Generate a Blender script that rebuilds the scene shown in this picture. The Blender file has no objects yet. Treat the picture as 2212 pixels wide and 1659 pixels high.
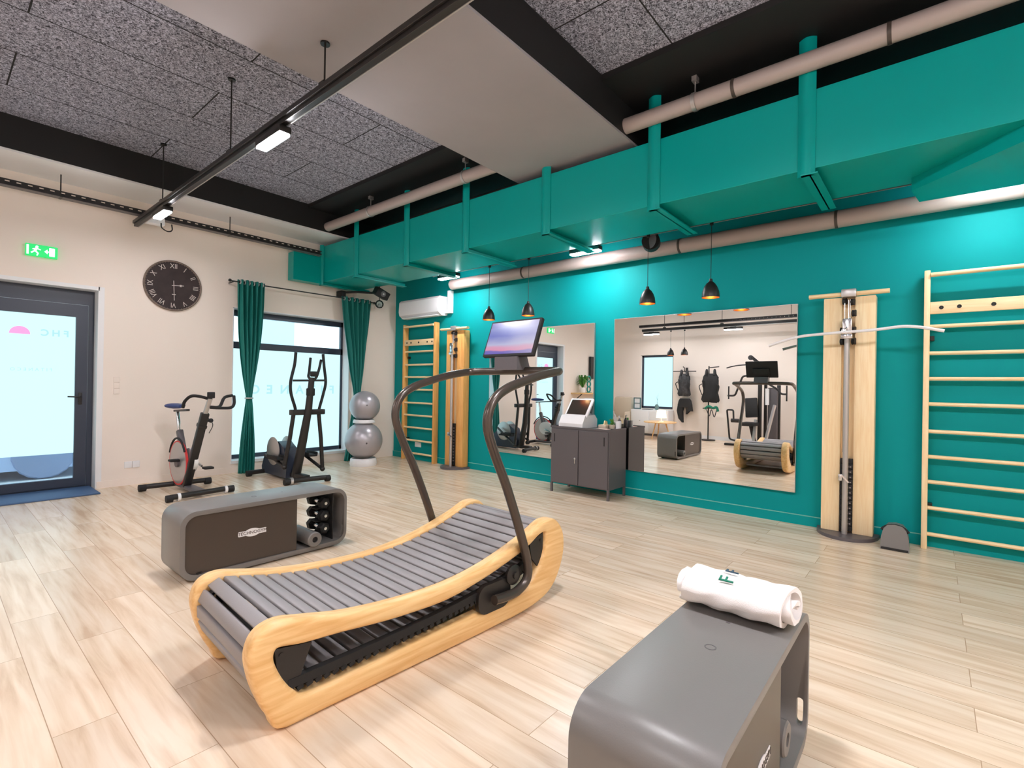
import bpy, bmesh, math, random
from mathutils import Vector, Matrix, Euler
random.seed(7)
SC = bpy.context.scene
COL = SC.collection
PI = math.pi

# ------------------------------------------------------------------ helpers
def lin(r, g, b):
    def f(c):
        c = c / 255.0
        return c / 12.92 if c <= 0.04045 else ((c + 0.055) / 1.055) ** 2.4
    return (f(r), f(g), f(b), 1.0)

def mat(name, col, rough=0.5, metal=0.0, spec=0.5, emit=None, es=0.0, bump=None, var=None, coat=0.0, sheen=0.0, trans=0.0):
    m = bpy.data.materials.new(name)
    m.use_nodes = True
    nt = m.node_tree
    b = nt.nodes['Principled BSDF']
    b.inputs['Base Color'].default_value = col
    b.inputs['Roughness'].default_value = rough
    b.inputs['Metallic'].default_value = metal
    b.inputs['Specular IOR Level'].default_value = spec
    b.inputs['Coat Weight'].default_value = coat
    b.inputs['Sheen Weight'].default_value = sheen
    b.inputs['Transmission Weight'].default_value = trans
    if emit:
        b.inputs['Emission Color'].default_value = emit
        b.inputs['Emission Strength'].default_value = es
    tc = None
    if bump or var:
        tc = nt.nodes.new('ShaderNodeTexCoord')
    if bump:
        sc, st = bump
        n = nt.nodes.new('ShaderNodeTexNoise'); n.inputs['Scale'].default_value = sc; n.inputs['Detail'].default_value = 3
        nt.links.new(tc.outputs['Object'], n.inputs['Vector'])
        bp = nt.nodes.new('ShaderNodeBump'); bp.inputs['Strength'].default_value = st; bp.inputs['Distance'].default_value = 0.01
        nt.links.new(n.outputs['Fac'], bp.inputs['Height']); nt.links.new(bp.outputs['Normal'], b.inputs['Normal'])
    if var:
        sc, amt = var
        n = nt.nodes.new('ShaderNodeTexNoise'); n.inputs['Scale'].default_value = sc; n.inputs['Detail'].default_value = 4
        nt.links.new(tc.outputs['Object'], n.inputs['Vector'])
        r = nt.nodes.new('ShaderNodeValToRGB')
        r.color_ramp.elements[0].position = 0.3; r.color_ramp.elements[1].position = 0.7
        r.color_ramp.elements[0].color = tuple(c * (1 - amt) for c in col[:3]) + (1,)
        r.color_ramp.elements[1].color = tuple(min(1, c * (1 + amt)) for c in col[:3]) + (1,)
        nt.links.new(n.outputs['Fac'], r.inputs['Fac']); nt.links.new(r.outputs['Color'], b.inputs['Base Color'])
    return m

def wood(name, c0, c1, axis, rough=0.4, scale=6.0, stretch=14.0):
    m = bpy.data.materials.new(name); m.use_nodes = True
    nt = m.node_tree; b = nt.nodes['Principled BSDF']
    tc = nt.nodes.new('ShaderNodeTexCoord'); mp = nt.nodes.new('ShaderNodeMapping')
    s = [stretch, stretch, stretch]; s[axis] = 1.0
    mp.inputs['Scale'].default_value = s
    n = nt.nodes.new('ShaderNodeTexNoise'); n.inputs['Scale'].default_value = scale * .5; n.inputs['Detail'].default_value = 5
    n.inputs['Distortion'].default_value = .6
    r = nt.nodes.new('ShaderNodeValToRGB')
    r.color_ramp.elements[0].position = .32; r.color_ramp.elements[1].position = .68
    r.color_ramp.elements[0].color = c0; r.color_ramp.elements[1].color = c1
    nt.links.new(tc.outputs['Object'], mp.inputs['Vector']); nt.links.new(mp.outputs['Vector'], n.inputs['Vector'])
    nt.links.new(n.outputs['Fac'], r.inputs['Fac']); nt.links.new(r.outputs['Color'], b.inputs['Base Color'])
    b.inputs['Roughness'].default_value = rough
    return m

def smooth_path(pts, k=6, closed=False):
    P = [Vector(p) for p in pts]; n = len(P); out = []
    for i in range(n if closed else n - 1):
        p1, p2 = P[i], P[(i + 1) % n]
        p0 = P[i - 1] if (closed or i > 0) else p1 * 2 - p2
        p3 = P[(i + 2) % n] if (closed or i + 2 < n) else p2 * 2 - p1
        for j in range(k):
            t = j / k
            out.append(0.5 * ((2 * p1) + (p2 - p0) * t + (2 * p0 - 5 * p1 + 4 * p2 - p3) * t * t + (3 * p1 - p0 - 3 * p2 + p3) * t ** 3))
    if not closed:
        out.append(P[-1])
    return out

def fillet(pts, r, k=5):
    P = [Vector(p) for p in pts]; out = [P[0]]
    for i in range(1, len(P) - 1):
        a, b, c = P[i - 1], P[i], P[i + 1]
        da, dc = (a - b), (c - b)
        rr = min(r, da.length * .49, dc.length * .49)
        pa, pc = b + da.normalized() * rr, b + dc.normalized() * rr
        for j in range(k + 1):
            t = j / k
            out.append(pa * (1 - t) ** 2 + b * 2 * t * (1 - t) + pc * t * t)
    out.append(P[-1])
    return out

class MB:
    """collects shapes into ONE mesh"""
    def __init__(s):
        s.bm = bmesh.new()
    def _add(s, t, M=None):
        if M is not None:
            bmesh.ops.transform(t, matrix=M, verts=t.verts)
        me = bpy.data.meshes.new('tmp'); t.to_mesh(me); t.free()
        s.bm.from_mesh(me); bpy.data.meshes.remove(me)
        return s
    def box(s, x0, y0, z0, x1, y1, z1, bev=0.0, M=None, seg=2):
        t = bmesh.new()
        bmesh.ops.create_cube(t, size=1)
        bmesh.ops.scale(t, vec=(abs(x1 - x0), abs(y1 - y0), abs(z1 - z0)), verts=t.verts)
        bmesh.ops.translate(t, vec=((x0 + x1) / 2, (y0 + y1) / 2, (z0 + z1) / 2), verts=t.verts)
        if bev:
            bmesh.ops.bevel(t, geom=t.edges[:], offset=bev, segments=seg, affect='EDGES', profile=.5)
        return s._add(t, M)
    def bar(s, p0, p1, w, h, up=(0, 0, 1), bev=0.0):
        p0, p1 = Vector(p0), Vector(p1); d = p1 - p0; L = d.length; d.normalize()
        u = Vector(up); side = d.cross(u)
        if side.length < 1e-4:
            u = Vector((0, 1, 0)); side = d.cross(u)
        side.normalize(); u = side.cross(d)
        M = Matrix((d, side, u)).transposed().to_4x4(); M.translation = (p0 + p1) / 2
        return s.box(-L / 2, -w / 2, -h / 2, L / 2, w / 2, h / 2, bev, M)
    def tube(s, pts, r, n=10, closed=False, caps=True):
        P = [Vector(p) for p in pts]; N = len(P)
        R = r if isinstance(r, (list, tuple)) else [r] * N
        T = []
        for i in range(N):
            a = P[i - 1] if (closed or i > 0) else P[i]
            b = P[(i + 1) % N] if (closed or i < N - 1) else P[i]
            d = b - a
            T.append(d.normalized() if d.length > 1e-9 else Vector((0, 0, 1)))
        ref = Vector((0, 0, 1)) if abs(T[0].z) < .9 else Vector((1, 0, 0))
        u = T[0].cross(ref).normalized(); rings = []
        for i in range(N):
            u = (u - T[i] * u.dot(T[i]))
            u = u.normalized() if u.length > 1e-6 else T[i].orthogonal().normalized()
            v = T[i].cross(u)
            rings.append([s.bm.verts.new(P[i] + (u * math.cos(2 * PI * k / n) + v * math.sin(2 * PI * k / n)) * R[i]) for k in range(n)])
        for i in range(N if closed else N - 1):
            A, B = rings[i], rings[(i + 1) % N]
            for k in range(n):
                s.bm.faces.new((A[k], A[(k + 1) % n], B[(k + 1) % n], B[k]))
        if caps and not closed:
            s.bm.faces.new(rings[0][::-1]); s.bm.faces.new(rings[-1])
        return s
    def cyl(s, p0, p1, r, n=16, r2=None):
        return s.tube([p0, p1], [r, r if r2 is None else r2], n)
    def lathe(s, prof, c=(0, 0, 0), n=24, axis=(0, 0, 1), caps=True):
        a = Vector(axis).normalized(); c = Vector(c)
        u = a.orthogonal().normalized(); v = a.cross(u); rings = []
        for (r, z) in prof:
            rings.append([s.bm.verts.new(c + a * z + (u * math.cos(2 * PI * k / n) + v * math.sin(2 * PI * k / n)) * max(r, 1e-4)) for k in range(n)])
        for A, B in zip(rings, rings[1:]):
            for k in range(n):
                s.bm.faces.new((A[k], A[(k + 1) % n], B[(k + 1) % n], B[k]))
        if caps:
            s.bm.faces.new(rings[0][::-1]); s.bm.faces.new(rings[-1])
        return s
    def ball(s, c, r, n=24, sc=(1, 1, 1)):
        t = bmesh.new(); bmesh.ops.create_uvsphere(t, u_segments=n, v_segments=max(6, n // 2), radius=r)
        bmesh.ops.scale(t, vec=sc, verts=t.verts); bmesh.ops.translate(t, vec=c, verts=t.verts)
        return s._add(t)
    def prism(s, poly, d, org=(0, 0, 0), u=(1, 0, 0), v=(0, 0, 1), holes=()):
        """2D outline swept along d, with optional hole outlines"""
        o, U, V, D = Vector(org), Vector(u), Vector(v), Vector(d)
        t = bmesh.new(); edges = []
        for loop in [poly] + list(holes):
            vs = [t.verts.new(o + U * a + V * b) for a, b in loop]
            edges += [t.edges.new((vs[i], vs[(i + 1) % len(vs)])) for i in range(len(vs))]
        if holes:
            bmesh.ops.triangle_fill(t, edges=edges, use_beauty=True)
        else:
            t.faces.new(t.verts[:])
        g = bmesh.ops.extrude_face_region(t, geom=t.faces[:])
        bmesh.ops.translate(t, vec=D, verts=[x for x in g['geom'] if isinstance(x, bmesh.types.BMVert)])
        bmesh.ops.recalc_face_normals(t, faces=t.faces)
        return s._add(t)
    def loft(s, rings, closed=True, caps=True):
        R = [[s.bm.verts.new(p) for p in ring] for ring in rings]
        n = len(R[0])
        for A, B in zip(R, R[1:]):
            for k in range(n if closed else n - 1):
                s.bm.faces.new((A[k], A[(k + 1) % n], B[(k + 1) % n], B[k]))
        if caps and closed:
            s.bm.faces.new(R[0][::-1]); s.bm.faces.new(R[-1])
        return s
    def text(s, body, size, M, depth=0.002, align='CENTER', spacing=1.0, sx=1.0, fat=0.0):
        cu = bpy.data.curves.new('tmp', 'FONT'); cu.body = body; cu.size = size; cu.offset = fat; cu.extrude = depth / 2
        cu.align_x = align; cu.align_y = 'CENTER'; cu.space_character = spacing; cu.resolution_u = 3
        o = bpy.data.objects.new('tmp', cu); COL.objects.link(o)
        dg = bpy.context.evaluated_depsgraph_get()
        me = bpy.data.meshes.new_from_object(o.evaluated_get(dg))
        bpy.data.objects.remove(o); bpy.data.curves.remove(cu)
        me.transform(Matrix.Diagonal((sx, 1, 1, 1))); me.transform(M)
        s.bm.from_mesh(me); bpy.data.meshes.remove(me)
        return s
    def xf(s, M):
        bmesh.ops.transform(s.bm, matrix=M, verts=s.bm.verts); return s
    def done(s, name, m, parent=None, world=False, sharp=40, smooth=True, recalc=True):
        if recalc:
            bmesh.ops.recalc_face_normals(s.bm, faces=s.bm.faces)
        me = bpy.data.meshes.new(name)
        if world and parent is not None:
            off = Vector((0, 0, 0)); q = parent
            while q is not None:
                off += q.location; q = q.parent
            bmesh.ops.translate(s.bm, vec=-off, verts=s.bm.verts)
        s.bm.to_mesh(me); s.bm.free()
        if smooth:
            me.shade_smooth(); me.set_sharp_from_angle(angle=math.radians(sharp))
        for mm in (m if isinstance(m, (list, tuple)) else [m]):
            me.materials.append(mm)
        o = bpy.data.objects.new(name, me); COL.objects.link(o)
        if parent is not None:
            o.parent = parent
        return o

def tag(o, label, cat, group=None, kind=None):
    o['label'] = label; o['category'] = cat
    if group: o['group'] = group
    if kind: o['kind'] = kind
    return o
def thing(name, label, cat, loc=(0, 0, 0), rz=0.0, group=None):
    o = bpy.data.objects.new(name, None); o.empty_display_size = .1; COL.objects.link(o)
    o.location = loc; o.rotation_euler = (0, 0, rz)
    return tag(o, label, cat, group)
def struct(o):
    o['kind'] = 'structure'; return o
def copy_thing(root, loc, label, rz=None):
    c = root.copy(); COL.objects.link(c); c.location = loc; c['label'] = label
    if rz is not None: c.rotation_euler = (0, 0, rz)
    for ch in list(root.children):
        d = ch.copy(); COL.objects.link(d); d.parent = c
        for g in list(ch.children):
            e = g.copy(); COL.objects.link(e); e.parent = d
    return c
def rrect(x0, z0, x1, z1, r, k=5):
    out = []
    for cx, cz, a in ((x1 - r, z0 + r, -PI / 2), (x1 - r, z1 - r, 0), (x0 + r, z1 - r, PI / 2), (x0 + r, z0 + r, PI)):
        for j in range(k + 1):
            t = a + PI / 2 * j / k
            out.append((cx + r * math.cos(t), cz + r * math.sin(t)))
    return out
def ell(cx, cy, rx, ry, n=20, a0=0):
    return [(cx + rx * math.cos(a0 + 2 * PI * k / n), cy + ry * math.sin(a0 + 2 * PI * k / n)) for k in range(n)]

# ------------------------------------------------------------------ materials
M = {}
M['cream'] = mat('cream_plaster', lin(243, 231, 221), .75, spec=.2, bump=(60, .05))
M['teal'] = mat('teal_paint', lin(0, 147, 148), .6, spec=.15, bump=(40, .04))
M['tealgloss'] = mat('teal_duct_paint', lin(0, 156, 149), .32, spec=.3, bump=(5, .03))
M['white'] = mat('white_paint', lin(236, 236, 238), .5)
M['whiteplastic'] = mat('white_plastic', lin(235, 233, 235), .35)
M['black'] = mat('black_paint', lin(20, 18, 18), .65)
M['blackmetal'] = mat('black_powder_coat', lin(34, 31, 30), .4, bump=(200, .03))
M['dgrey'] = mat('anthracite_shell', lin(118, 115, 113), .36, bump=(250, .04))
M['dgreyp'] = mat('umber_panel', lin(70, 61, 55), .34)
M['cab'] = mat('graphite_steel', lin(92, 87, 90), .42)
M['bronze'] = mat('bronze_grey_tube', lin(84, 75, 69), .26, metal=.45)
M['chrome'] = mat('chrome', lin(225, 225, 228), .18, metal=1)
M['steel'] = mat('brushed_steel', lin(190, 186, 184), .35, metal=.7)
M['rubber'] = mat('black_rubber', lin(26, 25, 26), .7)
M['slat'] = mat('belt_slat_rubber', lin(148, 144, 145), .5, bump=(300, .1))
M['pipe'] = mat('taupe_pipe', lin(172, 158, 152), .42)
M['conc'] = mat('grey_concrete_paint', lin(158, 153, 155), .8, bump=(14, .08), var=(1.4, .05))
M['ash'] = wood('ash_wood', lin(226, 176, 112), lin(244, 206, 148), 0, .38)
M['ashz'] = wood('ash_wood_upright', lin(244, 212, 162), lin(252, 228, 186), 2, .4, 8)
M['ashy'] = wood('ash_wood_rung', lin(242, 208, 156), lin(250, 224, 180), 1, .4, 8)
M['oakz'] = wood('oiled_ash_wood', lin(226, 158, 84), lin(242, 186, 112), 2, .4, 8)
M['led'] = mat('led_panel', (1, 1, 1, 1), .5, emit=(.985, .96, 1, 1), es=330)
M['ledw'] = mat('led_panel_dim', (1, 1, 1, 1), .5, emit=(.985, .96, 1, 1), es=165)
M['ledl'] = mat('led_panel_soft', (1, 1, 1, 1), .5, emit=(.985, .96, 1, 1), es=165)
M['ledc'] = mat('led_panel_softer', (1, 1, 1, 1), .5, emit=(.985, .96, 1, 1), es=95)
M['exit'] = mat('exit_sign_green', lin(20, 150, 80), .4, emit=lin(20, 190, 95), es=.9)
M['exitw'] = mat('exit_sign_white', lin(220, 255, 235), .4, emit=lin(190, 255, 215), es=2.2)
M['navy'] = mat('anthracite_window_frame', lin(52, 60, 76), .35)
M['frost'] = mat('frosted_film', (.02, .03, .03, 1), .6, spec=.2, emit=lin(200, 244, 252), es=.9)
M['film'] = mat('film_lettering', (.02, .03, .03, 1), .6, spec=.2, emit=lin(158, 206, 212), es=1.0)
M['pink'] = mat('pink_film', (.03, .02, .03, 1), .6, spec=.2, emit=lin(240, 150, 200), es=1.0)
M['curtain'] = mat('green_velvet', lin(8, 112, 104), .7, sheen=.12, bump=(120, .08))
M['curtain'].node_tree.nodes['Principled BSDF'].inputs['Sheen Tint'].default_value = lin(60, 160, 145)
M['towel'] = mat('white_terry', lin(244, 240, 238), .95, sheen=.3, bump=(500, .35))
M['pearl'] = mat('silver_gym_ball', lin(176, 172, 178), .3, metal=.35)
M['red'] = mat('red_rim', lin(215, 60, 60), .4)
M['blue'] = mat('blue_saddle', lin(40, 62, 120), .5)
M['copper'] = mat('copper_inside', lin(200, 120, 60), .35, metal=.8)
M['bulb'] = mat('warm_bulb', (1, 1, 1, 1), .5, emit=(1, .62, .28, 1), es=30)
M['green'] = mat('leaf_green', lin(72, 130, 48), .5, var=(20, .3))
M['fgreen'] = mat('embroidery_green', lin(30, 120, 96), .8)
M['fdark'] = mat('embroidery_slate', lin(52, 80, 98), .8)
M['beige'] = mat('beige_fabric', lin(206, 192, 172), .9, bump=(200, .1))
M['lampshade'] = mat('lit_lampshade', lin(250, 240, 225), .8, emit=lin(255, 236, 205), es=1.2)
M['vest'] = mat('charcoal_neoprene', lin(52, 52, 54), .7, var=(18, .5))
M['vestb'] = mat('black_neoprene', lin(26, 26, 28), .7)
M['mat'] = mat('blue_grey_doormat', lin(70, 100, 140), .6, bump=(300, .3))
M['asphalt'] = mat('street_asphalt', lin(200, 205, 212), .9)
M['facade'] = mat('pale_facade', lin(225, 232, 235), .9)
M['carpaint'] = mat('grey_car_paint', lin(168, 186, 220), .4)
M['tape'] = mat('silver_tie', lin(200, 205, 205), .4, metal=.5)

def glass_mat():
    m = bpy.data.materials.new('clear_glass'); m.use_nodes = True
    nt = m.node_tree; nt.nodes.clear()
    o = nt.nodes.new('ShaderNodeOutputMaterial'); t = nt.nodes.new('ShaderNodeBsdfTransparent'); g = nt.nodes.new('ShaderNodeBsdfGlossy')
    t.inputs['Color'].default_value = (.88, .97, .98, 1); g.inputs['Roughness'].default_value = .02
    fr = nt.nodes.new('ShaderNodeFresnel'); fr.inputs['IOR'].default_value = 1.45
    mx = nt.nodes.new('ShaderNodeMixShader')
    nt.links.new(fr.outputs[0], mx.inputs[0]); nt.links.new(t.outputs[0], mx.inputs[1]); nt.links.new(g.outputs[0], mx.inputs[2])
    nt.links.new(mx.outputs[0], o.inputs[0])
    return m
M['glass'] = glass_mat()
def mirror_mat():
    m = bpy.data.materials.new('mirror_silver'); m.use_nodes = True
    nt = m.node_tree; nt.nodes.clear()
    o = nt.nodes.new('ShaderNodeOutputMaterial'); g = nt.nodes.new('ShaderNodeBsdfGlossy')
    g.inputs['Roughness'].default_value = 0.0; g.inputs['Color'].default_value = (.95, .96, .95, 1)
    nt.links.new(g.outputs[0], o.inputs[0]); return m
M['mirror'] = mirror_mat()

def floor_mat():
    m = bpy.data.materials.new('pale_oak_planks'); m.use_nodes = True
    nt = m.node_tree; b = nt.nodes['Principled BSDF']; L = nt.links.new
    tc = nt.nodes.new('ShaderNodeTexCoord')
    sep = nt.nodes.new('ShaderNodeSeparateXYZ'); L(tc.outputs['Object'], sep.inputs[0])
    cmb = nt.nodes.new('ShaderNodeCombineXYZ'); L(sep.outputs['Y'], cmb.inputs['X']); L(sep.outputs['X'], cmb.inputs['Y'])
    br = nt.nodes.new('ShaderNodeTexBrick'); L(cmb.outputs[0], br.inputs['Vector'])
    br.inputs['Scale'].default_value = 1; br.inputs['Brick Width'].default_value = 1.28; br.inputs['Row Height'].default_value = .192
    br.inputs['Mortar Size'].default_value = .0016; br.inputs['Mortar Smooth'].default_value = .2; br.offset = .37; br.inputs['Bias'].default_value = 0
    br.inputs['Color1'].default_value = (0, 0, 0, 1); br.inputs['Color2'].default_value = (1, 1, 1, 1); br.inputs['Mortar'].default_value = (.5, .5, .5, 1)
    mp = nt.nodes.new('ShaderNodeMapping'); mp.inputs['Scale'].default_value = (16, 1.3, 1); L(tc.outputs['Object'], mp.inputs['Vector'])
    ad = nt.nodes.new('ShaderNodeVectorMath'); ad.operation = 'MULTIPLY_ADD'
    L(br.outputs['Color'], ad.inputs[0]); ad.inputs[1].default_value = (31, 17, 9); L(mp.outputs[0], ad.inputs[2])
    n1 = nt.nodes.new('ShaderNodeTexNoise'); n1.inputs['Scale'].default_value = 1.3; n1.inputs['Detail'].default_value = 6; n1.inputs['Distortion'].default_value = .4
    L(ad.outputs[0], n1.inputs['Vector'])
    rp = nt.nodes.new('ShaderNodeValToRGB'); e = rp.color_ramp.elements
    e[0].position = .3; e[0].color = lin(213, 184, 155); e[1].position = .62; e[1].color = lin(240, 221, 198)
    x = rp.color_ramp.elements.new(.46); x.color = lin(231, 207, 180)
    L(n1.outputs['Fac'], rp.inputs['Fac'])
    mx = nt.nodes.new('ShaderNodeMix'); mx.data_type = 'RGBA'; mx.blend_type = 'MULTIPLY'; mx.inputs['Factor'].default_value = 1
    r2 = nt.nodes.new('ShaderNodeValToRGB'); r2.color_ramp.elements[0].color = (.86, .85, .84, 1); r2.color_ramp.elements[1].color = (1, 1, 1, 1)
    L(br.outputs['Color'], r2.inputs['Fac'])
    L(rp.outputs['Color'], mx.inputs[6]); L(r2.outputs['Color'], mx.inputs[7])
    m2 = nt.nodes.new('ShaderNodeMix'); m2.data_type = 'RGBA'; L(br.outputs['Fac'], m2.inputs['Factor'])
    L(mx.outputs[2], m2.inputs[6]); m2.inputs[7].default_value = lin(178, 148, 120)
    L(m2.outputs[2], b.inputs['Base Color'])
    b.inputs['Roughness'].default_value = .27; b.inputs['Specular IOR Level'].default_value = .55
    bp = nt.nodes.new('ShaderNodeBump'); bp.inputs['Strength'].default_value = .12; bp.inputs['Distance'].default_value = .004
    L(n1.outputs['Fac'], bp.inputs['Height']); L(bp.outputs[0], b.inputs['Normal'])
    return m
M['floor'] = floor_mat()

def ceil_mat():
    m = bpy.data.materials.new('wood_wool_boards'); m.use_nodes = True
    nt = m.node_tree; b = nt.nodes['Principled BSDF']; L = nt.links.new
    tc = nt.nodes.new('ShaderNodeTexCoord')
    mp = nt.nodes.new('ShaderNodeMapping'); mp.inputs['Location'].default_value = (3.83, 2.0, 0); L(tc.outputs['Object'], mp.inputs['Vector'])
    br = nt.nodes.new('ShaderNodeTexBrick'); L(mp.outputs[0], br.inputs['Vector'])
    br.inputs['Scale'].default_value = 1; br.inputs['Brick Width'].default_value = 2.44; br.inputs['Row Height'].default_value = .672
    br.inputs['Mortar Size'].default_value = .006; br.offset = .5; br.inputs['Mortar Smooth'].default_value = .1
    n = nt.nodes.new('ShaderNodeTexNoise'); n.inputs['Scale'].default_value = 46; n.inputs['Detail'].default_value = 4; n.inputs['Roughness'].default_value = .7; n.inputs['Distortion'].default_value = 1.6
    L(tc.outputs['Object'], n.inputs['Vector'])
    rp = nt.nodes.new('ShaderNodeValToRGB'); e = rp.color_ramp.elements
    e[0].position = .40; e[0].color = lin(44, 44, 52); e[1].position = .60; e[1].color = lin(200, 202, 220)
    x = e.new(.5); x.color = lin(142, 143, 158)
    L(n.outputs['Fac'], rp.inputs['Fac'])
    mx = nt.nodes.new('ShaderNodeMix'); mx.data_type = 'RGBA'; L(br.outputs['Fac'], mx.inputs['Factor'])
    L(rp.outputs['Color'], mx.inputs[6]); mx.inputs[7].default_value = lin(30, 28, 28)
    L(mx.outputs[2], b.inputs['Base Color']); b.inputs['Roughness'].default_value = .95
    bp = nt.nodes.new('ShaderNodeBump'); bp.inputs['Strength'].default_value = .5; bp.inputs['Distance'].default_value = .01
    L(n.outputs['Fac'], bp.inputs['Height']); L(bp.outputs[0], b.inputs['Normal'])
    return m
M['ceil'] = ceil_mat()

def screen_mat():
    m = bpy.data.materials.new('console_display'); m.use_nodes = True
    nt = m.node_tree; b = nt.nodes['Principled BSDF']; L = nt.links.new
    tc = nt.nodes.new('ShaderNodeTexCoord'); sp = nt.nodes.new('ShaderNodeSeparateXYZ'); L(tc.outputs['Generated'], sp.inputs[0])
    rp = nt.nodes.new('ShaderNodeValToRGB'); e = rp.color_ramp.elements
    e[0].position = 0; e[0].color = lin(110, 100, 190); e[1].position = 1; e[1].color = lin(104, 98, 176)
    for p, c in ((.08, (120, 108, 190)), (.12, (228, 150, 180)), (.22, (222, 160, 190)), (.3, (190, 190, 222)), (.55, (112, 122, 198)), (.8, (130, 140, 205))):
        q = e.new(p); q.color = lin(*c)
    wv = nt.nodes.new('ShaderNodeTexNoise'); wv.inputs['Scale'].default_value = 2.2; L(tc.outputs['Generated'], wv.inputs['Vector'])
    ma = nt.nodes.new('ShaderNodeMath'); ma.operation = 'MULTIPLY_ADD'; L(wv.outputs['Fac'], ma.inputs[0]); ma.inputs[1].default_value = .14; L(sp.outputs['Z'], ma.inputs[2])
    mb = nt.nodes.new('ShaderNodeMath'); mb.operation = 'SUBTRACT'; L(ma.outputs[0], mb.inputs[0]); mb.inputs[1].default_value = .07
    L(mb.outputs[0], rp.inputs['Fac'])
    # pale sunrise on the right half of the picture shown
    mx = nt.nodes.new('ShaderNodeMix'); mx.data_type = 'RGBA'
    r2 = nt.nodes.new('ShaderNodeValToRGB'); r2.color_ramp.elements[0].position = .0; r2.color_ramp.elements[1].position = .6
    r2.color_ramp.elements[0].color = (.42, .42, .42, 1); r2.color_ramp.elements[1].color = (0, 0, 0, 1)
    L(sp.outputs['Y'], r2.inputs['Fac']); L(r2.outputs['Color'], mx.inputs['Factor'])
    L(rp.outputs['Color'], mx.inputs[6]); mx.inputs[7].default_value = lin(222, 214, 224)
    b.inputs['Base Color'].default_value = (.02, .02, .03, 1); b.inputs['Roughness'].default_value = .15
    L(mx.outputs[2], b.inputs['Emission Color']); b.inputs['Emission Strength'].default_value = .62
    return m
M['screen'] = screen_mat()
M['darkscreen'] = mat('dark_display', lin(60, 48, 44), .12)
M['tvscreen'] = mat('tv_glass', lin(36, 35, 38), .2)
# ------------------------------------------------------------------ the setting
XL, YF, ZC = -7.5, -10.2, 3.85
WH = 4.05
struct(MB().box(XL - .2, YF - .2, -.1, .2, .3, 0).done('floor', M['floor'], smooth=False))
struct(MB().box(XL - .2, YF - .2, ZC, .2, .3, ZC + .15).done('ceiling', M['ceil'], smooth=False))
# white street wall with door and window openings
w = MB()
DX0, DX1, DZ = -5.25, -4.15, 2.35
WX0, WX1, WZ0, WZ1 = -2.68, -.84, .16, 2.335
w.box(XL - .2, 0, 0, DX0, .3, WH).box(DX0, 0, DZ, DX1, .3, WH).box(DX1, 0, 0, WX0, .3, WH)
w.box(WX0, 0, WZ1, WX1, .3, WH).box(WX0, 0, 0, WX1, .3, WZ0).box(WX1, 0, 0, .2, .3, WH).box(-.80, -.13, 0, 0.0, 0, WH)
struct(w.done('wall_back', M['cream'], smooth=False))
struct(MB().box(0, YF, 0, .2, 0, WH).done('wall_right', M['teal'], smooth=False))
struct(MB().box(XL - .2, YF, 0, XL, -1.95, WH).box(XL - .2, -1.95, 0, XL, -1.0, .72).box(XL - .2, -1.95, 2.2, XL, -1.0, WH).box(XL - .2, -1.0, 0, XL, 0, WH).done('wall_left', M['cream'], smooth=False))
struct(MB().box(XL - .2, YF - .2, 0, .2, YF, WH).done('wall_front', M['cream'], smooth=False))
# beams
struct(MB().box(XL, -.665, 3.52, 0, 0, ZC).done('ceiling_beam', M['black'], smooth=False))
struct(MB().box(XL, -.655, 3.5, -.01, 0, 3.52).done('beam_soffit', M['white'], smooth=False))
struct(MB().box(XL, -5.44, 3.52, 0, -4.06, ZC).done('ceiling_beam', M['black'], smooth=False))
struct(MB().box(XL, -5.44, 3.5, 0, -4.06, 3.52).done('beam_soffit', M['conc'], smooth=False))
struct(MB().box(-1.95, -4.06, 3.80, 0, -.665, ZC).box(-1.95, YF, 3.80, 0, -5.44, ZC).done('trim_1', M['black'], smooth=False))
# skirting boards
struct(MB().box(DX1 + .0, -.012, 0, WX0, 0, .08).done('baseboard_back', M['cream'], smooth=False))
struct(MB().box(-.015, YF, 0, 0, -.13, .09).done('baseboard_right', M['teal'], smooth=False))
struct(MB().box(-.018, YF, .09, 0, -.13, .096).done('trim_2', mat('pale_teal_edge', lin(120, 190, 180), .5), smooth=False))
struct(MB().box(XL, YF, 0, XL + .012, -.1, .09).done('baseboard_left', M['white'], smooth=False))
# white reveals round the openings
struct(MB().box(DX1 - .012, -.004, 0, DX1 + .045, .2, DZ + .03).box(DX0 - .045, -.004, 0, DX0 + .012, .2, DZ + .03).box(DX0, -.004, DZ - .012, DX1, .2, DZ + .03).done('trim_3', M['white'], smooth=False))
struct(MB().box(WX0 - .0, -.004, WZ0, WX0 + .012, .2, WZ1).box(WX1 - .012, -.004, WZ0, WX1, .2, WZ1).box(WX0, -.004, WZ1 - .012, WX1, .2, WZ1).box(WX0, -.02, WZ0 - .03, WX1, .2, WZ0 + .01).done('trim_4', M['white'], smooth=False))

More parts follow.
